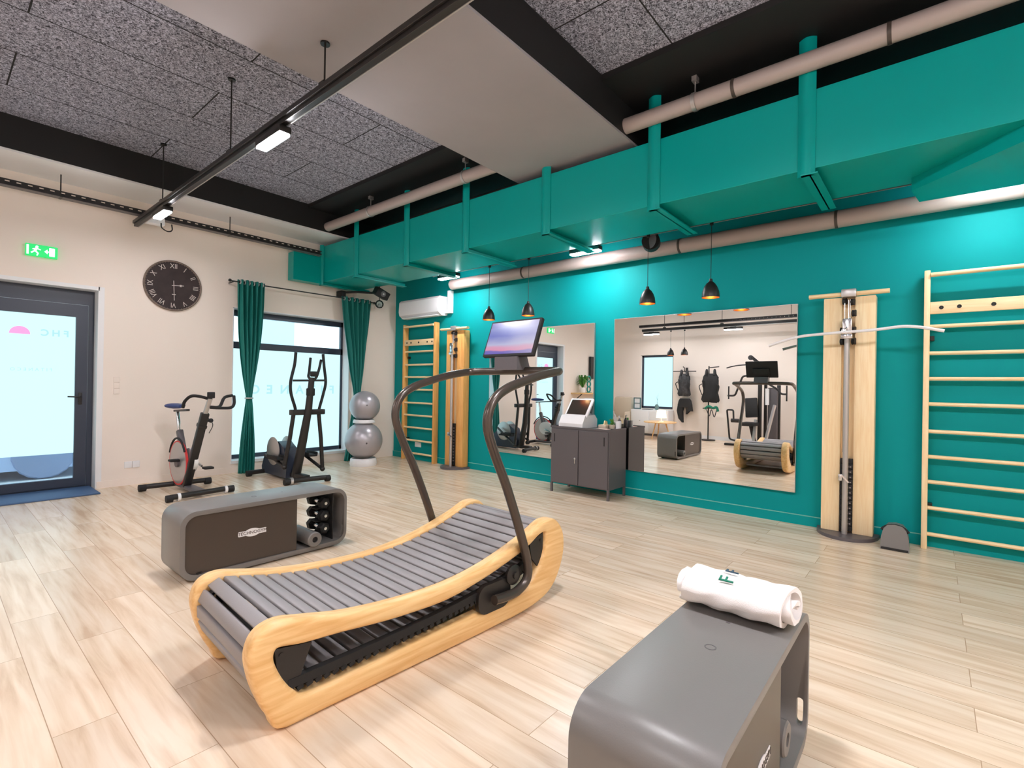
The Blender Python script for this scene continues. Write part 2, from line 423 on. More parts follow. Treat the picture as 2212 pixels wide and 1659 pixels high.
# door: dark frame, frosted glass with lettering
fy0, fy1 = .19, .25
d = struct(MB().box(-4.215, fy0, 0, DX1, fy1, DZ).box(DX0, fy0, 0, -5.185, fy1, DZ).box(-5.185, fy0, 2.17, -4.215, fy1, DZ).box(-5.185, fy0 + .01, 0, -4.215, fy1, .03).done('door_1', M['navy'], smooth=False))
MB().prism(rrect(-5.18, .035, -4.22, 2.165, .004, 1), (0, .05, 0), (0, fy0 - .01, 0), holes=[rrect(-5.07, .125, -4.33, 2.02, .004, 1)]).done('door_leaf', M['navy'], d, smooth=False)
MB().box(-5.07, .212, .42, -4.33, .22, 2.02).done('frosted_pane', M['frost'], d, smooth=False)
MB().box(-5.07, .214, .125, -4.33, .22, .42).done('clear_pane', M['glass'], d, smooth=False)
MB().box(-4.30, .168, .99, -4.265, .18, 1.13, .004).tube(fillet([(-4.283, .18, 1.08), (-4.283, .135, 1.08), (-4.40, .135, 1.085)], .02), .009).cyl((-4.283, .17, 1.01), (-4.283, .16, 1.01), .012).done('door_handle', M['blackmetal'], d)
def mirr(x, y, z):     # lettering read from the street, so mirrored from inside
    return Matrix.Translation((x, y, z)) @ Matrix(((1, 0, 0, 0), (0, 0, -1, 0), (0, 1, 0, 0), (0, 0, 0, 1))) @ Matrix.Diagonal((-1, 1, 1, 1))
lt = MB()
for ch, x in (('C', -4.595), ('H', -4.50), ('F', -4.41)):
    lt.text(ch, .10, mirr(x, .209, 1.81), .003, fat=.003)
lt.text('FITANECO', .05, mirr(-4.70, .209, 1.39), .003, spacing=1.6)
lt.done('door_lettering', M['film'], d, smooth=False)
MB().prism([(.085 * math.cos(PI * k / 14), .085 * math.sin(PI * k / 14)) for k in range(15)], (0, .003, 0), (-4.80, .207, 1.785)).done('dome_sign', M['pink'], d, smooth=False)
# window
wn = struct(MB().box(WX0, fy0, WZ0, WX0 + .045, fy1, WZ1).box(WX1 - .045, fy0, WZ0, WX1, fy1, WZ1).box(WX0, fy0, 2.24, WX1, fy1, WZ1).box(WX0, fy0, 1.77, WX1, fy1, 1.87).box(WX0, fy0, WZ0, WX1, fy1, .23).done('window_1', M['navy'], smooth=False))
MB().box(WX0 + .045, .212, .23, WX1 - .045, .22, 1.77).done('frosted_pane', M['frost'], wn, smooth=False)
MB().box(WX0 + .045, .214, 1.87, WX1 - .045, .22, 2.24).done('clear_pane', M['glass'], wn, smooth=False)
lt = MB()
for ch, x in zip('FITANEC', (-1.03, -1.21, -1.38, -1.59, -1.83, -2.06, -2.27)):
    lt.text(ch, .185, mirr(x, .209, 1.17), .003, fat=.005)
lt.done('window_lettering', M['film'], wn, smooth=False)
# second window, behind and left of the camera, seen in the big mirror
w2 = struct(MB().box(XL - .14, -1.95, .72, XL - .08, -1.90, 2.2).box(XL - .14, -1.05, .72, XL - .08, -1.0, 2.2).box(XL - .14, -1.95, 2.14, XL - .08, -1.0, 2.2).box(XL - .14, -1.95, .72, XL - .08, -1.0, .78).done('window_2', M['navy'], smooth=False))
MB().box(XL - .12, -1.9, .78, XL - .11, -1.05, 2.14).done('frosted_pane', M['frost'], w2, smooth=False)

# outdoors, seen through the clear strips of glass
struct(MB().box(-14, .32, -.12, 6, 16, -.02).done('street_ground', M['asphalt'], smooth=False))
bl = thing('facade_building', 'pale low building across the street seen through the upper window pane', 'building', (-2, 10, -.02))
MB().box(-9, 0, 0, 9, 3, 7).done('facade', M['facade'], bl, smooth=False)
for x in (-5.5, -2.2, 1.2, 4.5):
    MB().box(x - .6, -.06, 2.2, x + .6, .02, 3.5).done('window_pane', mat('far_glass', lin(170, 190, 200), .2), bl, smooth=False)
MB().box(-9.1, -.25, 4.4, 9.1, 0, 4.6).done('cornice', M['facade'], bl, smooth=False)
car = thing('parked_car', 'grey car parked outside, its side seen through the clear strip low in the door', 'car', (-5.75, 2.12, -.02))
prof = [(-2.0, .13), (2.0, .13), (2.08, .5), (2.0, .78), (1.15, .9), (.55, 1.38), (-1.0, 1.42), (-1.75, .95), (-2.05, .85), (-2.1, .5)]
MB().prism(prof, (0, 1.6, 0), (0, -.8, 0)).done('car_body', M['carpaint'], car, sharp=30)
for x in (-1.25, 1.3):
    for y in (-.82, .62):
        MB().lathe([(.12, 0), (.3, .0), (.32, .03), (.32, .17), (.3, .2), (.12, .2)], (x, y, .32), 20, (0, 1, 0)).done('wheel', mat('pale_blue_tyre', lin(132, 146, 178), .8) if 'pale_blue_tyre' not in bpy.data.materials else bpy.data.materials['pale_blue_tyre'], car)  # tyres in one even pale blue-grey
tag(MB().box(-5.23, -.39, .0, -4.18, .18, .018, .006).done('doormat', M['mat']), 'blue-grey mat filling the threshold in front of the glass door', 'doormat')

# ------------------------------------------------------------------ teal duct with hangers
DXF, DXB, DZ0, DZ1 = -1.45, -.70, 2.87, 3.43
du = thing('air_duct', 'long teal rectangular air duct hung along the teal wall', 'air duct', (-1.03, -4.8, 2.87))
MB().box(DXF, -9.6, DZ0, DXB, -.14, DZ1, .004).done('duct_casing', M['tealgloss'], du, world=True, smooth=False)
MB().box(-1.92, -.19, 2.84, DXF + .01, -.02, 3.26, .004).done('duct_branch', M['tealgloss'], du, world=True, smooth=False)
MB().prism([(-.83, -7.40), (-1.46, -8.02), (-1.46, -9.5), (-.5, -9.5), (-.52, -7.44)][::-1], (0, 0, .1), (0, 0, 2.775), (1, 0, 0), (0, 1, 0)).done('duct_elbow', M['tealgloss'], du, world=True, smooth=False)
for k, y in enumerate((-.17, -1.13, -2.29, -3.38, -4.53, -5.68, -6.83)):
    top = 3.5 if k in (0, 4) else 3.8
    if k == 0: top = 3.45
    g = MB()
    # strap in front of the casing, and the angle bar that carries it
    g.prism([(-.055 + .11 * (j / 8), -.03 * math.sin(PI * j / 8)) for j in range(9)] + [(.055, .006), (-.055, .006)], (0, 0, top - DZ0 + .05), (DXF - .008, y, DZ0 - .05), (0, 1, 0), (1, 0, 0))
    g.done('hanger_strap', M['tealgloss'], du, world=True)
    MB().box(DXF - .04, y - .075, DZ0 - .05, DXB + .10, y + .03, DZ0 - .042).box(DXF - .03, y - .03, DZ0 - .05, DXB + .10, y - .02, DZ0).done('hanger_bar', M['tealgloss'], du, world=True, smooth=False)

# pipes
def pipe(name, label, p0, p1, r, m, joints, cat='pipe', clamps=()):
    c = (Vector(p0) + Vector(p1)) / 2
    t = thing(name, label, cat, c)
    MB().cyl(p0, p1, r, 20).done('pipe_run', m, t, world=True)
    for y in joints:
        MB().cyl((p0[0], y - .012, p0[2]), (p0[0], y + .012, p0[2]), r + .004, 20).done('pipe_joint', M['dgreyp'], t, world=True)
    for y in clamps:
        MB().cyl((p0[0], y - .015, p0[2]), (p0[0], y + .015, p0[2]), r + .007, 20).cyl((p0[0], y, p0[2] + r), (p0[0], y, 3.8), .006, 8).box(p0[0] - .03, y - .02, 3.76, p0[0] + .03, y + .02, 3.8).done('pipe_clamp', M['steel'], t, world=True)
    return t
pipe('ceiling_pipe', 'taupe ceiling pipe running from the white wall beam to the grey beam', (-1.64, -.665, 3.6), (-1.64, -4.06, 3.6), .065, M['pipe'], (), clamps=(-1.75, -3.55))
pipe('ceiling_pipe', 'taupe ceiling pipe in front of the duct, on the near side of the grey beam', (-1.52, -5.44, 3.6), (-1.52, -9.8, 3.6), .065, M['pipe'], (-6.35, -7.3), clamps=(-6.05,))
pipe('ceiling_pipe', 'dark pipe half hidden above the duct on the far side of the grey beam', (-1.05, -.665, 3.58), (-1.05, -4.06, 3.58), .07, M['dgreyp'], (-2.2,))
pipe('ceiling_pipe', 'dark pipe half hidden above the duct on the near side of the grey beam', (-1.0, -5.44, 3.56), (-1.0, -9.8, 3.56), .08, M['dgreyp'], (-7.2,))
wp = pipe('wall_pipe', 'long taupe pipe along the top of the teal wall under the duct', (-.14, -1.75, 2.86), (-.14, -9.8, 2.86), .078, M['pipe'], (-3.2, -5.4, -6.85))

# ------------------------------------------------------------------ rails, lamps, cable trays
def rail(name, label, p0, p1, rods, zt, m=None):
    c = (Vector(p0) + Vector(p1)) / 2
    t = thing(name, label, 'lighting track', c)
    MB().box(p0[0] - .02, p1[1], p0[2] - .02, p0[0] + .02, p0[1], p0[2] + .012, .003).box(p0[0] - .034, p1[1], p0[2] + .012, p0[0] + .034, p0[1], p0[2] + .048, .003).done('track_profile', M['blackmetal'], t, world=True, smooth=False)
    MB().box(p0[0] + .018, p1[1] + .01, p0[2] - .024, p0[0] + .026, p0[1] - .01, p0[2] - .014).done('conductor_strip', M['steel'], t, world=True, smooth=False)
    for y in rods:
        z = zt(y)
        MB().cyl((p0[0], y, p0[2] + .02), (p0[0], y, z), .006, 8).box(p0[0] - .025, y - .03, p0[2] + .04, p0[0] + .025, y + .03, p0[2] + .07).cyl((p0[0], y, z - .012), (p0[0], y, z), .03, 12).done('suspension_rod', M['blackmetal'], t, world=True)
    return t
zf = lambda y: 3.5 if (-5.44 < y < -4.06 or y > -.66) else 3.847
rail('lighting_track', 'black lighting track hung across the ceiling from the white wall', (-3.84, -.12, 3.17), (-3.84, -9.6, 3.17), (-1.15, -2.98, -4.5, -7.0), zf)
rail('lighting_track', 'black lighting track between the teal duct and the teal wall', (-.52, -1.7, 2.95), (-.52, -9.6, 2.95), (-2.6, -4.9, -7.0), lambda y: 3.5 if -5.44 < y < -4.06 else 3.797)
rail('lighting_track', 'black lighting track by the left white wall, seen in the large mirror', (-6.4, -1.6, 2.74), (-6.4, -8.5, 2.74), (-2.2, -3.6, -5.9), zf)
def lamp(x, y, z, label, group, led='led'):
    t = thing('track_floodlight', label, 'track light', (x, y, z), 0, group)
    MB().box(-.045, -.2, -.085, .045, .2, -.035, .006).box(-.02, -.06, -.036, .02, .06, -.0205, .004).done('lamp_housing', M['blackmetal'], t)
    MB().box(-.036, -.19, -.099, .036, .19, -.0855).done('led_panel', M[led], t, smooth=False)
    return t
L0 = lamp(-3.84, -3.77, 3.17, 'lit black floodlight on the ceiling track, the nearer and larger of the two in view', 'floodlights on the front track')
L1 = lamp(-3.84, -1.15, 3.17, 'lit black floodlight at the far end of the ceiling track near the clock wall', 'floodlights on the front track', 'ledc')
for y, s in ((-6.5, 'added fill floodlight, out of view on the ceiling track above the towel bench'), (-8.6, 'added fill floodlight, out of view near the close end of the ceiling track, second from that end'), (-9.3, 'added fill floodlight, out of view at the very close end of the ceiling track')):
    copy_thing(L0, (-3.84, y, 3.17), s)  # these three heads are unseen, added to brighten the room
LW = lamp(-.52, -6.1, 2.95, 'lit floodlight on the wall-side track hidden behind the duct hanger bar', 'floodlights on the wall-side track', 'ledw')
LW.location.y = -2.08; LW['label'] = 'lit floodlight above the air conditioner end of the teal wall'
for y, s in ((-4.42, 'lit floodlight in front of the wall pipe above the cabinet'), (-7.9, 'added fill floodlight, out of view on the wall-side track above the large wall bars')):
    c = copy_thing(LW, (-.52, y, 2.95), s)  # the head above the wall bars is an unseen extra, added as fill light
LL = lamp(-6.4, -1.85, 2.74, 'lit floodlight on the left-wall track at its window end', 'floodlights on the left-wall track', 'ledl')
for y, s in ((-3.85, 'lit floodlight on the left-wall track between vests and multi-gym'), (-6.6, 'added fill floodlight, out of view on the left-wall track beyond the multi-gym')):
    copy_thing(LL, (-6.4, y, 2.74), s)  # the head beyond the multi-gym is unseen, added to raise the light level

def tray(name, label, p0, p1, axis, hang):
    c = (Vector(p0) + Vector(p1)) / 2; t = thing(name, label, 'cable tray', c)
    a = Vector(p1) - Vector(p0); L = a.length; g = MB()
    R = Matrix.Translation(p0) @ (Matrix.Identity(4) if axis == 0 else Matrix.Rotation(-PI / 2, 4, 'Z'))
    for yy in (-.05, .05):
        g.box(0, yy - .002, .045, L, yy + .002, .06, 0, R).box(0, yy - .002, 0, L, yy + .002, .018, 0, R)
        k = 0.0
        while k < L:
            g.box(k, yy - .002, .018, min(k + .05, L), yy + .002, .045, 0, R); k += .085
    g.done('tray_side', M['blackmetal'], t, world=True, smooth=False)
    MB().box(0, -.05, -.004, L, .05, 0, 0, R).done('tray_base', M['cab'], t, world=True, smooth=False)
    MB().tube([R @ Vector((k * L / 20, -.01 + .012 * math.sin(k * 2.1), .012)) for k in range(21)], .009, 6).tube([R @ Vector((k * L / 20, .02 + .012 * math.cos(k * 1.7), .012)) for k in range(21)], .008, 6).done('cable', M['rubber'], t, world=True)
    for k, ztop in hang:
        MB().box(k - .012, -.055, -.006, k + .012, .055, -.002, 0, R).cyl(R @ Vector((k, 0, -.004)), R @ Vector((k, 0, ztop - p0[2])), .006, 8).done('tray_hanger', M['blackmetal'], t, world=True)
    return t
tray('cable_tray', 'black perforated cable tray along the top of the white clock wall', (-6.9, -.3, 3.25), (-1.56, -.3, 3.25), 0, ((.9, 3.5), (2.35, 3.5), (4.05, 3.5)))
tray('cable_tray', 'black perforated cable tray along the left wall, seen in the large mirror', (-6.75, -1.35, 2.88), (-6.75, -8.5, 2.88), 1, ((1.2, 3.85), (3.6, 3.5), (5.6, 3.85)))
jb = thing('junction_box', 'small white junction box with a looped cable under the tray end of the ceiling track', 'junction box', (-3.72, -.38, 3.17))
MB().box(-3.80, -.42, 3.16, -3.62, -.32, 3.24, .006).done('box_body', M['white'], jb, world=True)
MB().tube(smooth_path([(-3.66, -.42, 3.18), (-3.66, -.45, 3.12), (-3.60, -.45, 3.09), (-3.55, -.43, 3.12), (-3.54, -.38, 3.2)], 5), .007, 6).done('cable_loop', M['rubber'], jb, world=True)

# ------------------------------------------------------------------ pendants
def pendant(x, y, zt, zb, label, group):
    t = thing('pendant_lamp', label, 'pendant lamp', (x, y, zb), 0, group)
    h = .165
    MB().lathe([(.083, 0), (.083, .02), (.078, .06), (.062, .105), (.04, .14), (.018, .158), (.015, .185)], (0, 0, 0), 24, caps=False).done('lamp_shade', M['blackmetal'], t)
    MB().lathe([(.081, .002), (.076, .06), (.060, .103), (.038, .137), (.002, .15)], (0, 0, 0), 24, caps=False).done('shade_lining', M['copper'], t)
    MB().ball((0, 0, .045), .03, 14).done('bulb', M['bulb'], t)
    MB().cyl((0, 0, .18), (0, 0, zt - zb), .003, 6).cyl((0, 0, zt - zb - .03), (0, 0, zt - zb), .018, 10).done('cord', M['black'], t)
    return t
P0 = pendant(-.52, -2.9, 2.928, 2.185, 'black dome pendant, farthest left of the four against the teal wall', 'dome pendants on the wall-side track')
for y, s in ((-3.58, 'black dome pendant directly above the treadmill screen'), (-5.2, 'black dome pendant above the left part of the large mirror'), (-5.86, 'black dome pendant above the right part of the large mirror')):
    copy_thing(P0, (-.52, y, 2.19), s)
P1 = pendant(-6.4, -2.37, 2.718, 2.10, 'black dome pendant seen in the large mirror, nearer the lit window', 'pendants on the left-wall track')
copy_thing(P1, (-6.4, -2.72, 2.10), 'black dome pendant seen in the large mirror, nearer the vests')

# ------------------------------------------------------------------ on the white wall
ex = thing('exit_sign', 'lit green emergency exit sign above the glass door', 'exit sign', (-4.66, 0, 2.69))
MB().box(-4.79, -.035, 2.625, -4.53, -.004, 2.755, .004).done('sign_box', M['exit'], ex, world=True, smooth=False)
g = MB()
# white doorway with arrow, and running figure
g.box(-4.60, -.0375, 2.645, -4.555, -.0355, 2.735)
g.prism([(-4.64, 2.69), (-4.615, 2.715), (-4.615, 2.698), (-4.605, 2.698), (-4.605, 2.682), (-4.615, 2.682), (-4.615, 2.665)], (0, .002, 0), (0, -.0375, 0))
g.prism(ell(-4.70, 2.73, .012, .012), (0, .002, 0), (0, -.0375, 0))
g.bar((-4.70, -.0365, 2.72), (-4.715, -.0365, 2.685), .002, .02).bar((-4.715, -.0365, 2.685), (-4.69, -.0365, 2.66), .002, .012).bar((-4.69, -.0365, 2.66), (-4.70, -.0365, 2.635), .002, .010)
g.bar((-4.715, -.0365, 2.685), (-4.745, -.0365, 2.66), .002, .012).bar((-4.70, -.0365, 2.712), (-4.67, -.0365, 2.70), .002, .009).bar((-4.70, -.0365, 2.712), (-4.735, -.0365, 2.70), .002, .009)
g.box(-4.782, -.0375, 2.64, -4.765, -.0355, 2.74)
g.done('running_figure', M['exitw'], ex, world=True, smooth=False)
ck = thing('wall_clock', 'large round dark clock with pale Roman numerals on the white wall', 'clock', (-3.41, 0, 2.515))
CR = .325
MB().lathe([(CR - .012, 0), (CR, .004), (CR, .022), (CR - .01, .028), (CR - .02, .022)], (0, -.002, 0), 56, (0, -1, 0), caps=False).done('clock_rim', mat('aged_grey_rim', lin(120, 105, 96), .7, var=(20, .3)), ck)
MB().lathe([(.001, .015), (CR - .014, .015), (CR - .014, .019), (.001, .019)], (0, -.002, 0), 56, (0, -1, 0), caps=False).done('clock_face', mat('dark_brown_dial', lin(52, 40, 40), .7, var=(9, .25)), ck)
RX = Matrix(((1, 0, 0, 0), (0, 0, -1, 0), (0, 1, 0, 0), (0, 0, 0, 1)))
g = MB()
for k, s in enumerate(('XII', 'I', 'II', 'III', 'IIII', 'V', 'VI', 'VII', 'VIII', 'IX', 'X', 'XI')):
    a = -2 * PI * k / 12
    g.text(s, .088, Matrix.Translation((0, -.0225, 0)) @ Matrix.Rotation(-a, 4, 'Y') @ Matrix.Translation((0, 0, CR - .075)) @ RX, .002, sx=.8)
g.done('numerals', mat('pale_numerals', lin(205, 195, 190), .7), ck, smooth=False)
g = MB()
for k in range(60):
    a = 2 * PI * k / 60; r0 = CR - .028
    g.bar((r0 * math.sin(a), -.0225, r0 * math.cos(a)), ((r0 + .01) * math.sin(a), -.0225, (r0 + .01) * math.cos(a)), .0025, .002, (0, 1, 0))
g.done('minute_track', mat('pale_track', lin(150, 138, 132), .7), ck, smooth=False)
hm = mat('pale_hands', lin(200, 190, 186), .5)
MB().bar((-.02, -.0255, 0), (.115, -.0255, .014), .008, .002, (0, 1, 0)).box(.07, -.027, -.004, .09, -.024, .024).done('hour_hand', hm, ck, smooth=False)
MB().bar((0, -.0285, .065), (.01, -.0285, -.19), .007, .002, (0, 1, 0)).box(-.018, -.03, -.118, .026, -.027, -.108).done('minute_hand', hm, ck, smooth=False)
MB().text("ANTIQUE", .03, Matrix.Translation((0, -.0225, .095)) @ RX, .002, spacing=1.3).done('dial_script', mat('dim_script', lin(120, 106, 104), .7), ck, smooth=False) if False else None
sw = thing('light_switch', 'pale triple light switch on the white wall right of the glass door', 'switch', (-3.975, 0, 1.22))
for z in (1.15, 1.22, 1.29):
    MB().box(-4.005, -.010, z - .033, -3.945, 0, z + .033, .004).done('switch_plate', M['cream'], sw, world=True)
sk = thing('wall_socket', 'white double socket low on the white wall left of the exercise bike', 'socket', (-3.8, 0, .25))
for x in (-3.85, -3.77):
    MB().box(x - .038, -.012, .21, x + .038, 0, .29, .004).done('socket_plate', M['white'], sk, world=True)
s2 = thing('wall_socket', 'white socket on the teal wall behind the small wall bars', 'socket', (0, -.82, .26))
MB().box(-.012, -.90, .22, 0, -.74, .30, .004).done('socket_plate', M['white'], s2, world=True)

# ------------------------------------------------------------------ curtains
rd = thing('curtain_rod', 'thin black curtain rod above the street window', 'curtain rod', (-1.65, -.2, 2.665))
MB().cyl((-2.80, -.2, 2.665), (-.5, -.2, 2.675), .009, 10).done('rod', M['blackmetal'], rd, world=True)
for x in (-2.80, -.50):
    MB().ball((x, -.2, 2.67), .022, 12).done('finial', M['blackmetal'], rd, world=True)
MB().cyl((-2.74, -.2, 2.665), (-2.74, 0, 2.665), .008, 8).done('bracket', M['blackmetal'], rd, world=True)
MB().cyl((-.56, -.2, 2.67), (-.56, -.13, 2.67), .008, 8).done('bracket', M['blackmetal'], rd, world=True)
def curtain(label, spec, side):
    # spec: (z, x0, x1) rows from top to hem
    t = thing('curtain', label, 'curtain', ((spec[0][1] + spec[0][2]) / 2, -.2, 0), 0, 'green curtains at the street window')
    rows = []; n = 72
    P = smooth_path([(z, a, b) for z, a, b in spec], 8)
    for z, a, b in P:
        wdt = b - a; row = []
        amp = .042 * min(1, wdt / .3) + .006
        for k in range(n + 1):
            s = k / n
            ph = s * PI * 2 * 5.5
            row.append(Vector((a + wdt * s + .006 * math.sin(ph * 2 + z * 3), -.2 + amp * math.sin(ph) + .008 * math.sin(ph * .5 + z * 4), z)))
        rows.append(row)
    g = MB(); fr = [[g.bm.verts.new(v) for v in r] for r in rows]
    for A, B in zip(fr, fr[1:]):
        for k in range(n):
            g.bm.faces.new((A[k], A[k + 1], B[k + 1], B[k]))
    o = g.done('curtain_cloth', M['curtain'], t, world=True, sharp=180)
    so = o.modifiers.new('thickness', 'SOLIDIFY'); so.thickness = .004
    zt = 1.06; a, b = [(p[1], p[2]) for p in P if abs(p[0] - zt) < .06][0]
    MB().tube([Vector(((a + b) / 2 + (b - a) * .56 * math.cos(2 * PI * k / 20), -.2 + .05 * math.sin(2 * PI * k / 20), zt)) for k in range(20)], .011, 8, closed=True).done('tie_back', M['tape'], t, world=True)
    for k in range(6):
        x = spec[0][1] + (spec[0][2] - spec[0][1]) * (k + .5) / 6
        MB().lathe([(.022, -.006), (.03, -.006), (.03, .006), (.022, .006), (.022, -.006)], (x, -.2, 2.667), 14, (1, 0, 0), caps=False).done('eyelet', M['tape'], t, world=True)
curtain('dark green curtain tied in the middle, beside the exercise bike', [(2.70, -2.70, -2.34), (2.3, -2.69, -2.345), (1.9, -2.67, -2.37), (1.5, -2.63, -2.42), (1.2, -2.585, -2.47), (1.06, -2.565, -2.485), (.9, -2.58, -2.47), (.6, -2.61, -2.45), (.3, -2.63, -2.44), (.012, -2.645, -2.44)], 0)
curtain('dark green curtain tied in the middle, behind the silver gym balls', [(2.70, -1.12, -.57), (2.3, -1.07, -.60), (1.9, -1.00, -.65), (1.5, -.94, -.69), (1.2, -.88, -.735), (1.06, -.865, -.74), (.9, -.88, -.73), (.6, -.92, -.74), (.3, -.96, -.76), (.012, -1.01, -.77)], 1)
sp = thing('box_loudspeaker', 'small black loudspeaker on a wall bracket above the right curtain', 'loudspeaker', (-.66, -.62, 2.76))
MB().box(-1.10, -.16, 2.70, -1.02, 0, 2.80, .004).tube([(-1.03, -.14, 2.78), (-.92, -.35, 2.78), (-.74, -.58, 2.765)], .018, 8).done('bracket', M['black'], sp, world=True)
Rs = Matrix.Translation((-.66, -.62, 2.765)) @ Matrix.Rotation(.35, 4, 'Y') @ Matrix.Rotation(.25, 4, 'X')
MB().box(-.12, -.07, -.065, .12, .07, .065, .01, Rs).done('speaker_cabinet', M['black'], sp, world=True)
MB().cyl(Rs @ Vector((.0, -.070, 0)), Rs @ Vector((0, -.075, 0)), .045, 20).done('speaker_cone', M['cab'], sp, world=True)
MB().cyl(Rs @ Vector((.0, -.076, 0)), Rs @ Vector((0, -.08, 0)), .016, 14).done('speaker_dome', M['steel'], sp, world=True)
hg = thing('hanging_globe', 'small clear glass globe hung on a thin cord right of the loudspeaker', 'hanging ornament', (-.51, -.36, 2.62))
MB().cyl((-.51, -.36, 2.70), (-.51, -.36, 3.5), .006, 6).done('cord', M['black'], hg, world=True)
MB().ball((-.51, -.36, 2.635), .07, 20).done('globe', M['glass'], hg, world=True)
MB().lathe([(.02, 0), (.03, .01), (.028, .05), (.02, .06)], (-.51, -.36, 2.585), 14).box(-.56, -.37, 2.60, -.46, -.35, 2.615).done('metal_insert', M['steel'], hg, world=True)

# ------------------------------------------------------------------ on the teal wall
ac = thing('air_conditioner', 'white split air conditioner high in the left corner of the teal wall', 'air conditioner', (-.11, -1.0, 2.41))
pr = [(0, 0), (.03, -.012), (.12, -.012), (.20, .04), (.215, .10), (.205, .26), (.17, .295), (0, .295)]
MB().prism(pr, (0, 1.0, 0), (0, -1.50, 2.42), (-1, 0, 0), (0, 0, 1)).done('unit_body', M['whiteplastic'], ac, world=True, sharp=25)
MB().box(-.19, -1.45, 2.403, -.10, -.55, 2.42, .003).done('louvre', M['white'], ac, world=True)
MB().box(-.206, -1.48, 2.53, -.2125, -.52, 2.534).done('panel_seam', M['cab'], ac, world=True, smooth=False)
cd = tag(MB().box(-.075, -1.64, 2.44, 0, -1.57, 2.80, .006).box(-.07, -1.58, 2.44, 0, -1.505, 2.50, .006).done('conduit_cover', M['white']), 'white conduit cover on the teal wall right of the air conditioner', 'conduit')
rs = thing('ceiling_loudspeaker', 'round dark loudspeaker hung from the wall-side track beside the wall pipe', 'loudspeaker', (-.40, -5.19, 2.89))
MB().cyl((-.44, -5.19, 2.885), (-.33, -5.15, 2.885), .095, 28).box(-.44, -5.25, 2.93, -.37, -5.13, 2.985, .01).bar((-.41, -5.19, 2.97), (-.50, -5.19, 2.97), .03, .02).done('speaker_body', M['black'], rs, world=True)
MB().lathe([(.002, 0), (.08, 0), (.085, .004), (.002, .012)], (-.441, -5.19, 2.885), 28, (-1, .36, 0), caps=False).done('speaker_grille', M['cab'], rs, world=True)

for nm, lb, y0, y1, z0, z1 in (('m1', 'smaller wall mirror on the teal wall behind the treadmill screen', -4.27, -2.46, .325, 2.10), ('m2', 'large wall mirror on the teal wall between cabinet and pulley station', -6.525, -4.54, .31, 2.13)):
    t = thing('wall_mirror', lb, 'mirror', (0, (y0 + y1) / 2, z0))
    hy = (y0 + y1) / 2
    MB().box(-.026, y0 - hy, 0, -.020, y1 - hy, z1 - z0).done('mirror_glass', M['mirror'], t, smooth=False)
    t.rotation_euler.z = math.radians(-.9)
    y0 -= hy; y1 -= hy; z1 -= z0; z0 = 0
    MB().prism([(y0 - .004, -.004), (y1 + .004, -.004), (y1 + .004, z1 + .004), (y0 - .004, z1 + .004)], (-.0275, 0, 0), (0, 0, 0), (0, 1, 0), (0, 0, 1), holes=[[(y0, 0), (y1, 0), (y1, z1), (y0, z1)]]).done('mirror_edge', M['steel'], t, smooth=False)
# ------------------------------------------------------------------ curved treadmill
tm = thing('curved_treadmill', 'curved manual treadmill with ash wood side frames and grey slatted belt', 'treadmill', (-4.608, -5.705, 0), math.radians(-3.0))
PAIRS = [((0, 0), (.084, .1)), ((.3, 0), (.302, .1)), ((.75, 0), (.74, .108)), ((1.12, 0.003), (1.08, .118)), ((1.36, .012), (1.31, .128)), ((1.535, .048), (1.41, .185)),
         ((1.63, .115), (1.465, .24)), ((1.69, .22), (1.50, .30)), ((1.709, .32), (1.515, .36)), ((1.688, .412), (1.515, .408)), ((1.62, .485), (1.50, .43)), ((1.52, .497), (1.44, .415)),
         ((1.40, .452), (1.34, .366)), ((1.21, .393), (1.16, .315)), ((1.0, .346), (.97, .273)), ((.754, .320), (.76, .245)), ((.489, .327), (.479, .253)), ((.25, .352), (.216, .281)),
         ((.08, .388), (.065, .294)), ((-.03, .41), (-.02, .31)), ((-.105, .386), (-.041, .303)), ((-.136, .318), (-.045, .275)), ((-.127, .235), (-.032, .235)), ((-.10, .15), (-.005, .18)), ((-.06, .065), (.03, .135))]
OU = smooth_path([(a[0], 0, a[1]) for a, b in PAIRS], 5, True); IN = smooth_path([(b[0], 0, b[1]) for a, b in PAIRS], 5, True)
def side_frame(y0, w):
    g = MB(); rings = []
    for o, i in zip(OU, IN):
        o = Vector((o.x, 0, max(o.z, 0.0)))
        e = i - o; L = e.length; e.normalize(); r = min(.024, L * .4)
        rings.append([g.bm.verts.new(o + e * s + Vector((0, y0 + y, 0))) for s, y in rrect(0, 0, L, w, r, 4)])
    n = len(rings[0])
    for k in range(len(rings)):
        A, B = rings[k], rings[(k + 1) % len(rings)]
        for j in range(n):
            g.bm.faces.new((A[j], A[(j + 1) % n], B[(j + 1) % n], B[j]))
    return g.done('side_frame', M['ash'], tm, sharp=60)
sf = side_frame(0, .085); side_frame(.675, .085)
MB().text('SPRINTBOK', .022, Matrix.Translation((.66, -.001, .048)) @ RX, .001, spacing=1.2).done('frame_lettering', mat('burnt_lettering', lin(120, 84, 50), .7), sf, smooth=False) if False else None
BP = smooth_path([(x, 0, z) for x, z in [(-.10, .20), (-.112, .28), (-.09, .345), (-.03, .382), (.06, .368), (.2, .338), (.4, .311), (.6, .303), (.8, .306), (1.0, .326), (1.2, .367), (1.36, .418), (1.48, .462), (1.57, .465), (1.635, .425), (1.655, .345), (1.63, .265), (1.55, .215), (1.40, .19), (1.2, .165), (.9, .135), (.6, .11), (.35, .09), (.15, .085), (.02, .10), (-.06, .145)]], 12, True)
